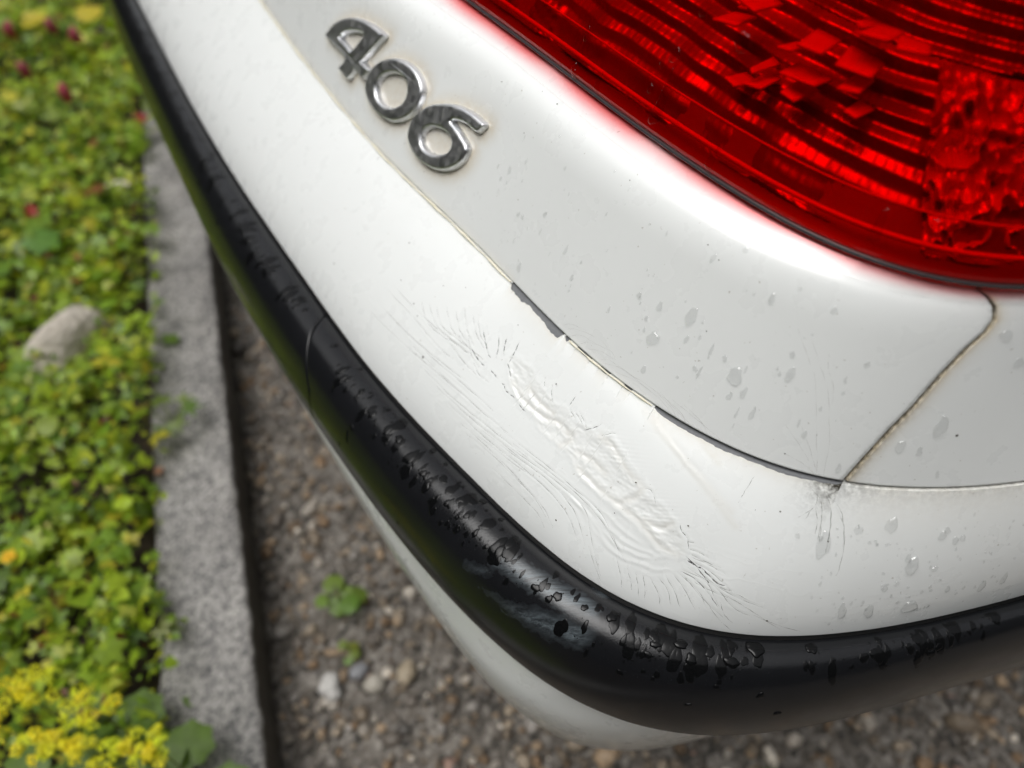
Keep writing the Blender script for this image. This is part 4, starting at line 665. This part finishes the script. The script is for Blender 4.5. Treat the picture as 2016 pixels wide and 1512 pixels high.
def mesh_q(name, V, F, material, parent, kind=None):       # quads where the last two corners may coincide
    me = bpy.data.meshes.new(name); me.from_pydata(V.tolist(), [], [list(dict.fromkeys(f)) for f in F.tolist()]); me.update()
    me.polygons.foreach_set('use_smooth', np.full(len(me.polygons), True)); me.materials.append(material)
    o = bpy.data.objects.new(name, me); COL.objects.link(o)
    if kind: o['kind'] = kind
    return sub(o, parent)
def drops(lst, f, material, parent, flatness=0.26, scale=0.00020):
    for k, (a_, v_, r, e) in enumerate(lst):
        V, F = drop_mesh(f, a_, min(max(v_, 0.06), 0.97), r*scale, e, flatness, k, lift=0.00003); mesh_q('water_drop', V, F, material, parent)
def droplets(name, lst, f, material, parent, flatness=0.3):
    V, F = join([drop_mesh(f, a_, v_, r, e, flatness, k+100, lift=0.00003) for k, (a_, v_, r, e) in enumerate(lst)]); mesh_q(name, V, F, material, parent, 'stuff')
drops(DROP_PANEL, panel, M_WATER, REAR_PANEL, 0.42); drops(DROP_QUARTER, panel, M_WATER, QUARTER, 0.42); drops(DROP_BUMPER, bumper, M_WATER, BUMPER, 0.42)
drops(DROP_STRIP, strip, M_WATER_DARK, STRIP, 0.24, 0.00015); drops(DROP_LENS, lens, thin_glass('water_on_lens', (0.9, 0.75, 0.75), 0.02, 1.33), LENS, 0.35)
R_ = random.Random(3)
droplets('droplets', [(R_.uniform(0.56, 0.78), R_.betavariate(2, 1.6)*0.8+0.12, R_.uniform(0.0002, 0.0007), R_.uniform(1, 2)) for _ in range(110)], bumper, M_WATER, BUMPER, 0.22)
droplets('droplets', [(R_.uniform(0.0, 0.53), R_.uniform(0.1, 0.85), R_.choice((0.0002, 0.0003, 0.0004, 0.0006, 0.0010)), R_.uniform(1, 2.8)) for _ in range(100)], panel, M_WATER, REAR_PANEL, 0.2)
# beads and wet patches where water clings under the strip's shoulder
def strip_beads(lo, hi, n, seed):
    R2 = random.Random(seed); out = []
    while len(out) < n:
        c = R2.uniform(lo, hi); cv = R2.gauss(0.30, 0.10); m = R2.randint(1, 7)
        for _ in range(m):
            v_ = min(max(cv+R2.gauss(0, 0.05), 0.10), 0.70); out.append((c+R2.gauss(0, 0.006), v_, R2.choice((0.0003, 0.0004, 0.0005, 0.0006, 0.0009, 0.0012, 0.0017, 0.0022))*R2.uniform(0.55, 0.9), R2.uniform(0.9, 2.6)))
    return out[:n]
droplets('droplets', strip_beads(-0.03, 0.75, 260, 5), strip, M_WATER_DARK, STRIP, 0.14)
droplets('droplets', strip_beads(-0.95, -0.11, 160, 6), strip, M_WATER_DARK, STRIP_L, 0.14)

def wet_patches(lo, hi, n, seed):
    R2 = random.Random(seed); return [(R2.uniform(lo, hi), min(max(R2.gauss(0.26, 0.08), 0.12), 0.5), R2.choice((0.0008, 0.0011, 0.0015, 0.0021, 0.0028)), R2.uniform(0.8, 2.6)) for _ in range(n)]
droplets('wet_patches', wet_patches(-0.03, 0.78, 85, 15), strip, M_WATER_DARK, STRIP, 0.05)
droplets('wet_patches', wet_patches(-0.95, -0.12, 120, 16), strip, M_WATER_DARK, STRIP_L, 0.05)
# carry every body surface on past the modelled corner: along the car's side and along its rear
def carry_on(o):
    bm = bmesh.new(); bm.from_mesh(o.data)
    for lim, sgn, vec in ((A1, 1, Vector((-NX, -NY, 0))*1.3), (A0, -1, Vector((-TX, -TY, 0))*0.5)):
        def at_end(v): s_, o_ = v.co.x*TX+v.co.y*TY-CS, v.co.x*NX+v.co.y*NY-CO; return abs(math.atan2(s_, o_)-lim) < 0.004
        ed = [e for e in bm.edges if e.is_boundary and all(at_end(v) for v in e.verts)]
        if not ed: continue
        r = bmesh.ops.extrude_edge_only(bm, edges=ed); bmesh.ops.translate(bm, vec=vec, verts=[g for g in r['geom'] if isinstance(g, bmesh.types.BMVert)])
    for f in bm.faces: f.smooth = True
    bm.to_mesh(o.data); bm.free()
for o in [c for c in car.children]+[g for c in car.children for g in c.children]:
    if o.name.split('.')[0] in ('bumper', 'bumper_core', 'strip_channel', 'quarter_panel', 'rear_panel', 'rubbing_strip', 'lower_bumper', 'floor_pan', 'inner_shell', 'boot_lid', 'rear_wing', 'upper_body'): carry_on(o)

# ------------------------------------------------------------------ gravel
ICO_V, ICO_F = None, None
def ico(sub_):
    bm = bmesh.new(); bmesh.ops.create_icosphere(bm, subdivisions=sub_, radius=1); bm.verts.ensure_lookup_table()
    V = np.array([v.co[:] for v in bm.verts]); F = np.array([[v.index for v in f.verts] for f in bm.faces]); bm.free(); return V, F
PAL = 1.0*np.array([1.0, 0.95, 0.89])*np.array([[.20, .165, .125], [.30, .255, .20], [.14, .125, .11], [.42, .39, .35], [.22, .15, .09], [.33, .25, .17], [.09, .085, .08], [.25, .24, .23], [.55, .52, .47], [.17, .12, .075], [.31, .21, .17]])
def stones(n, size, rect, z, sub_, seed):
    r = np.random.default_rng(seed); V0, F0 = ico(sub_); nv = len(V0)
    t = r.uniform(rect[0], rect[1], n); w = r.uniform(rect[2], rect[3], n); s = size*np.exp(r.normal(0, 0.38, n))
    V = V0[None]*(1+0.16*r.normal(size=(n, nv, 1))*0.8)
    V = V*np.stack([r.uniform(0.8, 1.3, n), r.uniform(0.6, 1.0, n), r.uniform(0.45, 0.8, n)], 1)[:, None]*s[:, None, None]
    th = r.uniform(0, 2*np.pi, n); c, q = np.cos(th)[:, None], np.sin(th)[:, None]; ti = r.normal(0, 0.4, n)[:, None]
    x, y, zz = V[..., 0], V[..., 1], V[..., 2]; y, zz = y*np.cos(ti)-zz*np.sin(ti), y*np.sin(ti)+zz*np.cos(ti)
    x, y = c*x-q*y, q*x+c*y
    p = kp(t, w, 0*t); zb = z+0.006*(noise2(t*9, w*9, 3)-0.5)+s*r.uniform(-0.15, 0.45, n)
    P = np.stack([x+p[:, 0:1], y+p[:, 1:2], zz+zb[:, None]], -1)
    col = PAL[r.choice(len(PAL), n, p=[.18, .14, .14, .07, .12, .10, .09, .08, .03, .03, .02])]*r.uniform(0.7, 1.2, (n, 1))
    return P.reshape(-1, 3), (F0[None]+(np.arange(n)*nv)[:, None, None]).reshape(-1, 3), np.repeat(col, nv, 0)
Vs, Fs, Cs = [], [], []; k = 0
for args in ((17000, 0.0030, (-1.2, 1.2, -1.5, -0.004), -0.002, 1, 1), (9000, 0.0052, (-0.9, 1.0, -1.35, -0.006), -0.002, 1, 2), (160, 0.0085, (-0.9, 1.0, -1.35, -0.012), -0.003, 2, 3)):
    V, F, C_ = stones(*args); Vs.append(V); Fs.append(F+k); Cs.append(C_); k += len(V)
gv = mesh('gravel', np.concatenate(Vs), np.concatenate(Fs), M_GRAVEL); cattr(gv, 'col', np.concatenate(Cs))
tag(gv, 'wet brown and grey gravel of the drive', 'gravel', kind='stuff')
def stone(x, y, s, sx, sy, sz, rot, col, seed, label, name='pebble', material=None, cat='stone', z=0.0):
    r = np.random.default_rng(seed); V0, F0 = ico(3); q = noise2(V0[:, 0]*1.6+seed, V0[:, 1]*1.6+V0[:, 2], seed)
    V = V0*(0.80+0.36*q+0.16*noise2(V0[:, 0]*4+seed, V0[:, 1]*4-V0[:, 2]*2, seed+3)+0.03*r.normal(size=len(V0)))[:, None]*s*np.array([sx, sy, sz]); c, k_ = math.cos(rot), math.sin(rot)
    V = np.stack([c*V[:, 0]-k_*V[:, 1], k_*V[:, 0]+c*V[:, 1], V[:, 2]+s*sz*0.45], 1)
    o = mesh(name, V, F0, material or M_GRAVEL); o.location = (x, y, z)
    if not material: cattr(o, 'col', np.broadcast_to(np.array(col), (len(V), 3)))
    return tag(o, label, cat, 'larger pebbles in the gravel' if name == 'pebble' else None)
stone(-0.1846, 0.2665, 0.013, 0.8, 1.1, 0.6, 0.3, (0.46, 0.445, 0.42), 1, 'whitish upright pebble nearest the kerb, below the green weed')
stone(-0.1404, 0.2696, 0.010, 1.1, 0.9, 0.6, 0.2, (0.36, 0.33, 0.28), 2, 'cream rounded pebble between the whitish and the tan pebble')
stone(-0.1080, 0.2818, 0.011, 0.8, 1.2, 0.6, -0.2, (0.33, 0.27, 0.19), 3, 'tan oval pebble close to the white lower bumper')
stone(-0.1574, 0.2830, 0.009, 1.1, 0.9, 0.6, 0.6, (0.20, 0.20, 0.21), 4, 'small grey pebble above the cream pebble')
stone(-0.5611, 0.6592, 0.044, 0.66, 1.45, 1.0, -0.25, None, 9, 'pale beige rock half buried in the green bed', 'bed_rock', M_ROCK, 'rock', 0.06)
stone(-0.5745, 0.9403, 0.017, 1.3, 0.6, 0.35, 0.5, None, 12, 'small white stone lying in the upper green bed near the bumper', 'white_stone', M_ROCK, 'stone', 0.125)

# ------------------------------------------------------------------ plants
def palmate(lobes=5, notch=0.62, spread=2.5, cup=0.18):
    th = []; rr = []
    for i in range(lobes*2+1):
        th.append(-spread+2*spread*i/(lobes*2)); rr.append((1.0 if i % 2 else notch)*(0.72+0.28*math.cos(th[-1]*0.5)))
    th, rr = np.array(th), np.array(rr); ring = np.stack([rr*np.cos(th), rr*np.sin(th), -cup*rr**2+0.05*np.cos(th*5)], 1)
    V = np.concatenate([[[0, 0, 0.02]], ring]); F = np.array([[0, i, i+1] for i in range(1, len(ring))]); return V, F
def ovate(w=0.42, fold=0.14):
    u = np.linspace(0, 1, 6); ww = w*np.sin(np.pi*u**0.8)**0.9; ww[-1] = 0.01
    V = np.concatenate([np.stack([u, s*ww, fold*ww*abs(s)*1.6-0.16*u**2], 1) for s in (-1, 0, 1)]); F = gridf(3, 6)
    return V, np.concatenate([F[:, :3], F[:, [0, 2, 3]]])
def scatter_leaves(tmpl, pos, size, yaw, pitch, roll):
    V0, F0 = tmpl; n = len(pos); nv = len(V0); V = V0[None]*np.asarray(size)[:, None, None]
    x, y, z = V[..., 0], V[..., 1], V[..., 2]
    c, s = np.cos(roll)[:, None], np.sin(roll)[:, None]; y, z = c*y-s*z, s*y+c*z
    c, s = np.cos(pitch)[:, None], np.sin(pitch)[:, None]; x, z = c*x-s*z, s*x+c*z
    c, s = np.cos(yaw)[:, None], np.sin(yaw)[:, None]; x, y = c*x-s*y, s*x+c*y
    P = np.stack([x, y, z], -1)+np.asarray(pos)[:, None]
    return P.reshape(-1, 3), (F0[None]+(np.arange(n)*nv)[:, None, None]).reshape(-1, 3)
GREENS = 1.45*np.array([1.6, 1.32, 0.95])*np.array([[.105, .185, .016], [.135, .215, .020], [.075, .150, .016], [.175, .235, .022], [.055, .115, .018], [.20, .22, .025]])
def leaf_cols(r, n, nv, warm=0.022):
    c = GREENS[r.choice(len(GREENS), n, p=[.28, .24, .18, .14, .10, .06])]*r.uniform(0.75, 1.25, (n, 1)); k = r.random(n) < warm
    c[k] = np.array([0.26, 0.10, 0.03])*r.uniform(0.5, 1.2, (k.sum(), 1)); return np.repeat(c, nv, 0)
def bed_height(t, w): return 0.05+0.055*noise2(t*7, w*7, 11)+0.03*noise2(t*19, w*19, 12)
def ground_cover():
    r = np.random.default_rng(21); Vs, Fs, Cs = [], [], []; k = 0
    for tm, n, sz in ((palmate(5, 0.60), 23000, 0.0112), (palmate(3, 0.5, 1.7), 15000, 0.0095), (ovate(), 17000, 0.0120)):
        cl = 2600; ct = r.uniform(-0.6, 1.75, cl); cw = r.uniform(KW+0.0, 1.15, cl); i = r.integers(0, cl, n)
        t = ct[i]+r.normal(0, 0.018, n); w = cw[i]+r.normal(0, 0.018, n); hole = noise2(t*6+5, w*6, 17)
        keep = (w > KW-0.015-0.025*noise2(t*14, t*0, 2)) & (hole > 0.14); pk = kp(t, w, 0*t); keep &= (np.hypot((pk[:, 0]+0.5611)*1.15, (pk[:, 1]-0.66)*0.85) > 0.030); t, w = t[keep], w[keep]; i = i[keep]; m = len(t)
        p = kp(t, w, 0*t); top = bed_height(t, w); p[:, 2] = 0.04+(top-0.02)*r.beta(2.2, 1.0, m)+0.01*r.random(m)
        V, F = scatter_leaves(tm, p, sz*0.86*np.exp(r.normal(0, 0.40, m)), r.uniform(0, 6.28, m), r.normal(0.05, 0.45, m), r.normal(0, 0.4, m))
        dep = np.repeat(0.9+0.2*r.random(m), len(tm[0]))[:, None]
        Vs.append(V); Fs.append(F+k); Cs.append(leaf_cols(r, m, len(tm[0]))*dep); k += len(V)
    o = mesh('ground_cover', np.concatenate(Vs), np.concatenate(Fs), M_LEAF); cattr(o, 'col', np.concatenate(Cs))
    tag(o, 'low mat of bright green leafy ground cover filling the bed', 'ground cover', kind='stuff')
ground_cover()
def leaf_obj(name, tm, pos, size, yaw, pitch, roll, col, parent, material=None):
    V, F = scatter_leaves(tm, np.zeros((1, 3)), np.array([size]), np.array([yaw]), np.array([pitch]), np.array([roll]))
    o = mesh(name, V+np.asarray(pos), F, material or M_LEAF, parent); cattr(o, 'col', np.broadcast_to(np.array(col), (len(V), 3))); return o
def stem_obj(p0, p1, rad, parent, bend=0.1):
    p0, p1 = np.array(p0, float), np.array(p1, float); u = np.linspace(0, 1, 7)[:, None]
    p = p0+(p1-p0)*u+np.array([[bend*0.4, bend*0.3, 0]])*np.linalg.norm(p1-p0)*np.sin(np.pi*u)
    V, F = tube(p, np.linspace(rad, rad*0.6, 7), 5); return mesh('stem', V, F, M_STEM, parent)
def rosette(name, x, y, z, n, size, h, cols, seed, label, cat='plant', tm=None, group=None):
    r = random.Random(seed); e = empty(name, (x, y, z)); tm = tm or palmate(5, 0.72, 2.6)
    for i in range(n):
        ya = i*2.4+r.uniform(-0.3, 0.3); d = size*r.uniform(0.5, 1.5); p = (math.cos(ya)*d, math.sin(ya)*d, h*r.uniform(0.6, 1.1))
        c = [v*r.uniform(0.8, 1.2) for v in r.choice(cols)]
        leaf_obj('leaf', tm, p, size*r.uniform(0.75, 1.15), ya, r.uniform(-0.3, 0.15), r.uniform(-0.25, 0.25), c, e); stem_obj((0, 0, 0), p, 0.0012, e)
    return tag(e, label, cat, group)
BG = [(.11, .20, .03), (.14, .23, .03), (.09, .17, .025)]
LG_ = [(.14, .23, .025), (.12, .20, .025), (.17, .22, .03)]
rosette('broadleaf_plant', -0.6869, 0.832, 0.07, 6, 0.034, 0.06, BG, 1, 'broad-leaved green plant at the left edge of the bed beside the pale rock')
rosette('weed', -0.1864, 0.3576, 0.0, 6, 0.012, 0.02, LG_, 2, 'bright green round-leaved weed growing in the gravel below the strip joint', tm=palmate(7, 0.9, 2.9))
rosette('weed', -0.1713, 0.3000, 0.0, 4, 0.0065, 0.012, LG_, 3, 'tiny green weed in the gravel between larger weed and whitish pebble', tm=palmate(7, 0.9, 2.9))
rosette('weed', 0.245, 0.175, 0.0, 5, 0.010, 0.012, BG, 5, 'low green weed in the gravel under the black strip corner at the bottom')
rosette('lobed_plant', -0.400, 0.545, 0.075, 6, 0.019, 0.035, LG_, 6, 'star-leaved light green plant leaning over the kerb edge', tm=palmate(5, 0.42, 2.3))
rosette('lobed_plant', -0.355, 0.300, 0.07, 6, 0.018, 0.03, LG_, 8, 'light green lobed plant by the kerb above the yellow flower heads', tm=palmate(5, 0.42, 2.3))
def yellow_leaf(x, y, z, s, yaw, lab, seed):
    e = leaf_obj('fallen_leaf', ovate(0.4), (0, 0, 0), s, yaw, 0.25, 0.2, (0.52, 0.42, 0.02), None); e.location = (x, y, z); tag(e, lab, 'leaf', 'yellow leaves in the bed')
yellow_leaf(-0.800, 1.425, 0.14, 0.060, 1.1, 'bright yellow leaf at the top of the bed beside the black strip', 1)
yellow_leaf(-0.905, 1.41, 0.14, 0.055, 0.6, 'yellow leaf near the top left corner of the bed', 2)
# pink flower buds near the top left
for k, (x, y) in enumerate([(-0.81, 1.339), (-0.798, 1.189), (-0.757, 1.305), (-0.880, 1.329), (-0.705, 1.118)]):
    e = empty('pink_bud', (x, y, 0.06)); stem_obj((0, 0, 0), (0.005, 0.004, 0.10), 0.0012, e)
    r = np.random.default_rng(k); V0, F0 = ico(2); V = V0*np.array([0.009, 0.009, 0.015])*(1+0.15*r.normal(size=(len(V0), 1)))+np.array([0.005, 0.004, 0.111])
    o = mesh('bud', V, F0, M_PETAL, e); cattr(o, 'col', np.broadcast_to(np.array([0.36, 0.07, 0.10])*(0.9+0.1*k), (len(V), 3)))
    tag(e, ('topmost dusky pink bud, between the two yellow leaves', 'dusky pink bud below the topmost bud, left part of the bed', 'dusky pink bud nearest the bright yellow leaf beside the strip', 'leftmost dusky pink bud at the picture edge in the bed', 'dusky pink bud midway between the bud group and the dark red sprig')[k], 'flower', 'pink buds in the bed')
e = empty('red_leaf_sprig', (-0.6146, 1.1525, 0.08)); leaf_obj('leaf', palmate(3, 0.5, 1.8), (0, 0, 0.03), 0.018, 0.4, 0.2, 0, (0.33, 0.02, 0.02), e); leaf_obj('leaf', ovate(), (0, 0, 0.028), 0.018, 2.4, 0.2, 0, (0.28, 0.03, 0.02), e); stem_obj((0, 0, 0), (0, 0, 0.03), 0.001, e)
tag(e, 'dark red leaf sprig at the kerb edge beside the black strip', 'plant')
e = empty('red_leaf_sprig', (-0.6947, 0.8857, 0.095)); leaf_obj('leaf', ovate(), (0, 0, 0.03), 0.024, 0.2, 0.1, 0, (0.40, 0.03, 0.015), e); leaf_obj('leaf', ovate(), (0.01, 0, 0.03), 0.02, -0.5, 0.1, 0.2, (0.32, 0.04, 0.02), e); stem_obj((0, 0, 0), (0, 0, 0.03), 0.001, e)
tag(e, 'bright red leaves just above the broad-leaved plant', 'plant')
e = empty('buttercup', (-0.499, 0.3587, 0.06)); stem_obj((0, 0, 0), (0, 0, 0.045), 0.0009, e)
for i in range(5): leaf_obj('petal', ovate(0.5, 0.05), (0, 0, 0.046), 0.0085, i*1.257, 0.25, 0, (0.80, 0.50, 0.01), e, M_PETAL)
tag(e, 'single small golden yellow flower at the left edge of the bed', 'flower')
# frothy yellow-green flower sprays in the lower left corner
def spray(px, py, pz, heads, seed, label):
    r = np.random.default_rng(seed); e = empty('yellow_flower_spray', (px, py, 0.05)); fl = np.array([[np.cos(t)*q, np.sin(t)*q, 0.25*q] for t, q in zip(np.linspace(0, 2*np.pi, 8, endpoint=False), [1, .35]*4)]+[[0, 0, 0.1]])
    ff = np.array([[i, (i+1) % 8, 8] for i in range(8)])
    for (dx, dy, dz, R0) in heads:
        c = np.array([dx, dy, pz-0.05+dz]); stem_obj((dx*0.2, dy*0.2, 0), c, 0.0011, e, 0.05); nb = max(7, int(R0*700)); V, F, Cc = [], [], []; k = 0
        for b in range(nb):
            d = r.normal(size=3); d /= np.linalg.norm(d); d[2] = abs(d[2])*0.8-0.1; bc = c+d*R0*r.uniform(0.5, 1.0); n = 34
            q = r.normal(size=(n, 3)); q /= np.linalg.norm(q, axis=1, keepdims=True); q[:, 2] = np.abs(q[:, 2])*1.0-0.2; P0 = bc+q*R0*0.30*r.uniform(0.6, 1.0, (n, 1))
            v, f = scatter_leaves((fl, ff), P0, 0.0018*np.exp(r.normal(0, 0.2, n)), r.uniform(0, 6.28, n), r.normal(0, 0.6, n), r.normal(0, 0.6, n)); V.append(v); F.append(f+k); k += len(v)
            Cc.append(np.repeat(np.array([[0.78, 0.74, 0.035]])*r.uniform(0.65, 1.2, (n, 1))*np.array([[r.uniform(0.85, 1.1), 1, 1]]), 9, 0))
        o = mesh('flower_head', np.concatenate(V), np.concatenate(F), M_PETAL, e); cattr(o, 'col', np.concatenate(Cc))
    for i in range(4): leaf_obj('leaf', palmate(7, 0.85, 2.8), (0.03*math.cos(i*1.7), 0.03*math.sin(i*1.7), 0.05+0.01*i), 0.024, i*1.7, 0.0, 0.1, (.12, .20, .03), e)
    tag(e, label, 'flower', 'yellow flower sprays in the lower left corner')
spray(-0.365, 0.180, 0.20, [(0, 0.012, 0, 0.022), (-0.03, -0.006, -0.005, 0.022), (0.012, -0.02, -0.01, 0.016), (-0.045, 0.02, -0.02, 0.016)], 1, 'frothy yellow flower spray at the far left of the bottom edge')
spray(-0.318, 0.178, 0.20, [(0, 0.008, 0.0, 0.019), (0.006, -0.022, -0.005, 0.017), (-0.018, -0.014, -0.004, 0.015)], 2, 'middle yellow flower spray at the bottom left, left of the one over the kerb')
spray(-0.268, 0.152, 0.20, [(0.006, 0.006, 0, 0.017), (-0.018, -0.004, -0.006, 0.016), (0.0, -0.02, -0.01, 0.016)], 3, 'yellow flower spray leaning over the kerb edge at the bottom')

# ------------------------------------------------------------------ garden hedge out of view, tall and dense to darken chrome and lamp reflections
def hedge(name, path, h, depth, n, seed, label):
    r = np.random.default_rng(seed); path = np.array(path, float); sl = np.linalg.norm(np.diff(path, axis=0), axis=1); cs = np.concatenate([[0], np.cumsum(sl)])
    u = r.uniform(0, cs[-1], n); x = np.interp(u, cs, path[:, 0]); y = np.interp(u, cs, path[:, 1])
    hh_ = lambda u_: h*(1+0.85*sstep(3.0, 4.5, u_)*(1-sstep(13.5, 15.0, u_)))  # raised behind the camera to keep sky out of the lamp's reflection
    z = 0.05+hh_(u)*r.random(n)*(0.88+0.14*noise2(u*2, u*0, 3)); p = np.stack([x+r.normal(0, depth, n), y+r.normal(0, depth, n), z], 1)
    V, F = scatter_leaves(ovate(0.45), p, r.uniform(0.06, 0.12, n), r.uniform(0, 6.28, n), r.normal(0, 0.7, n), r.normal(0, 0.7, n))
    e = empty(name, (path[0, 0], path[0, 1], 0)); o = mesh('crown', V, F, M_LEAF); cattr(o, 'col', np.repeat((1.7*np.array([[.040, .046, .026], [.055, .063, .034], [.028, .033, .021]]))[r.integers(0, 3, n)], 18, 0)); adopt(o, e)
    T_, Z_ = np.meshgrid(np.linspace(0, cs[-1], 160), np.linspace(0, 1, 36), indexing='ij'); Z_ = -0.03+Z_*hh_(T_)*0.985; X_, Y_ = np.interp(T_, cs, path[:, 0]), np.interp(T_, cs, path[:, 1])
    out = np.stack([X_-0.3, Y_-0.8], -1); out /= np.linalg.norm(out, axis=-1, keepdims=True); wv = 0.12+0.25*noise2(T_*3, Z_*3, 4)+0.12*noise2(T_*9, Z_*9, 5)
    core = np.stack([X_+out[..., 0]*wv, Y_+out[..., 1]*wv, Z_], -1); adopt(grid('dark_core', core, mat('hedge_core_dark', lambda nt, b: L(nt, mixc(nt, noise(nt, 12, 8), (0.022, 0.024, 0.017), (0.06, 0.066, 0.042)), b.inputs['Base Color']), rough=0.95)), e)  # opaque dark core added so no sky shows through in reflections
    parts = []
    for k in range(24):
        q = cs[-1]*(k+0.5)/24; bx, by = np.interp(q, cs, path[:, 0]), np.interp(q, cs, path[:, 1]); zz = np.linspace(-0.05, h*0.8, 7)
        parts.append(tube(np.stack([bx+0.06*vnoise(zz*3, k), by+0.06*vnoise(zz*3, k+40), zz], 1), np.linspace(0.02, 0.008, 7), 5))
    V, F = join(parts); t = mesh('trunk', V, F, mat('bark', color=(0.07, 0.05, 0.035), rough=0.9)); adopt(t, e)
    tag(e, label, 'hedge')
hedge('hedge', [(-2.4, 4.5), (-2.9, 2.0), (-2.8, -0.5), (-2.0, -2.4), (0.0, -3.2), (2.4, -2.8), (4.4, -1.4), (5.2, 1.0)], 2.3, 0.20, 24000, 5, 'unseen dark green garden hedge behind bed and camera, kept dense for dark reflections')
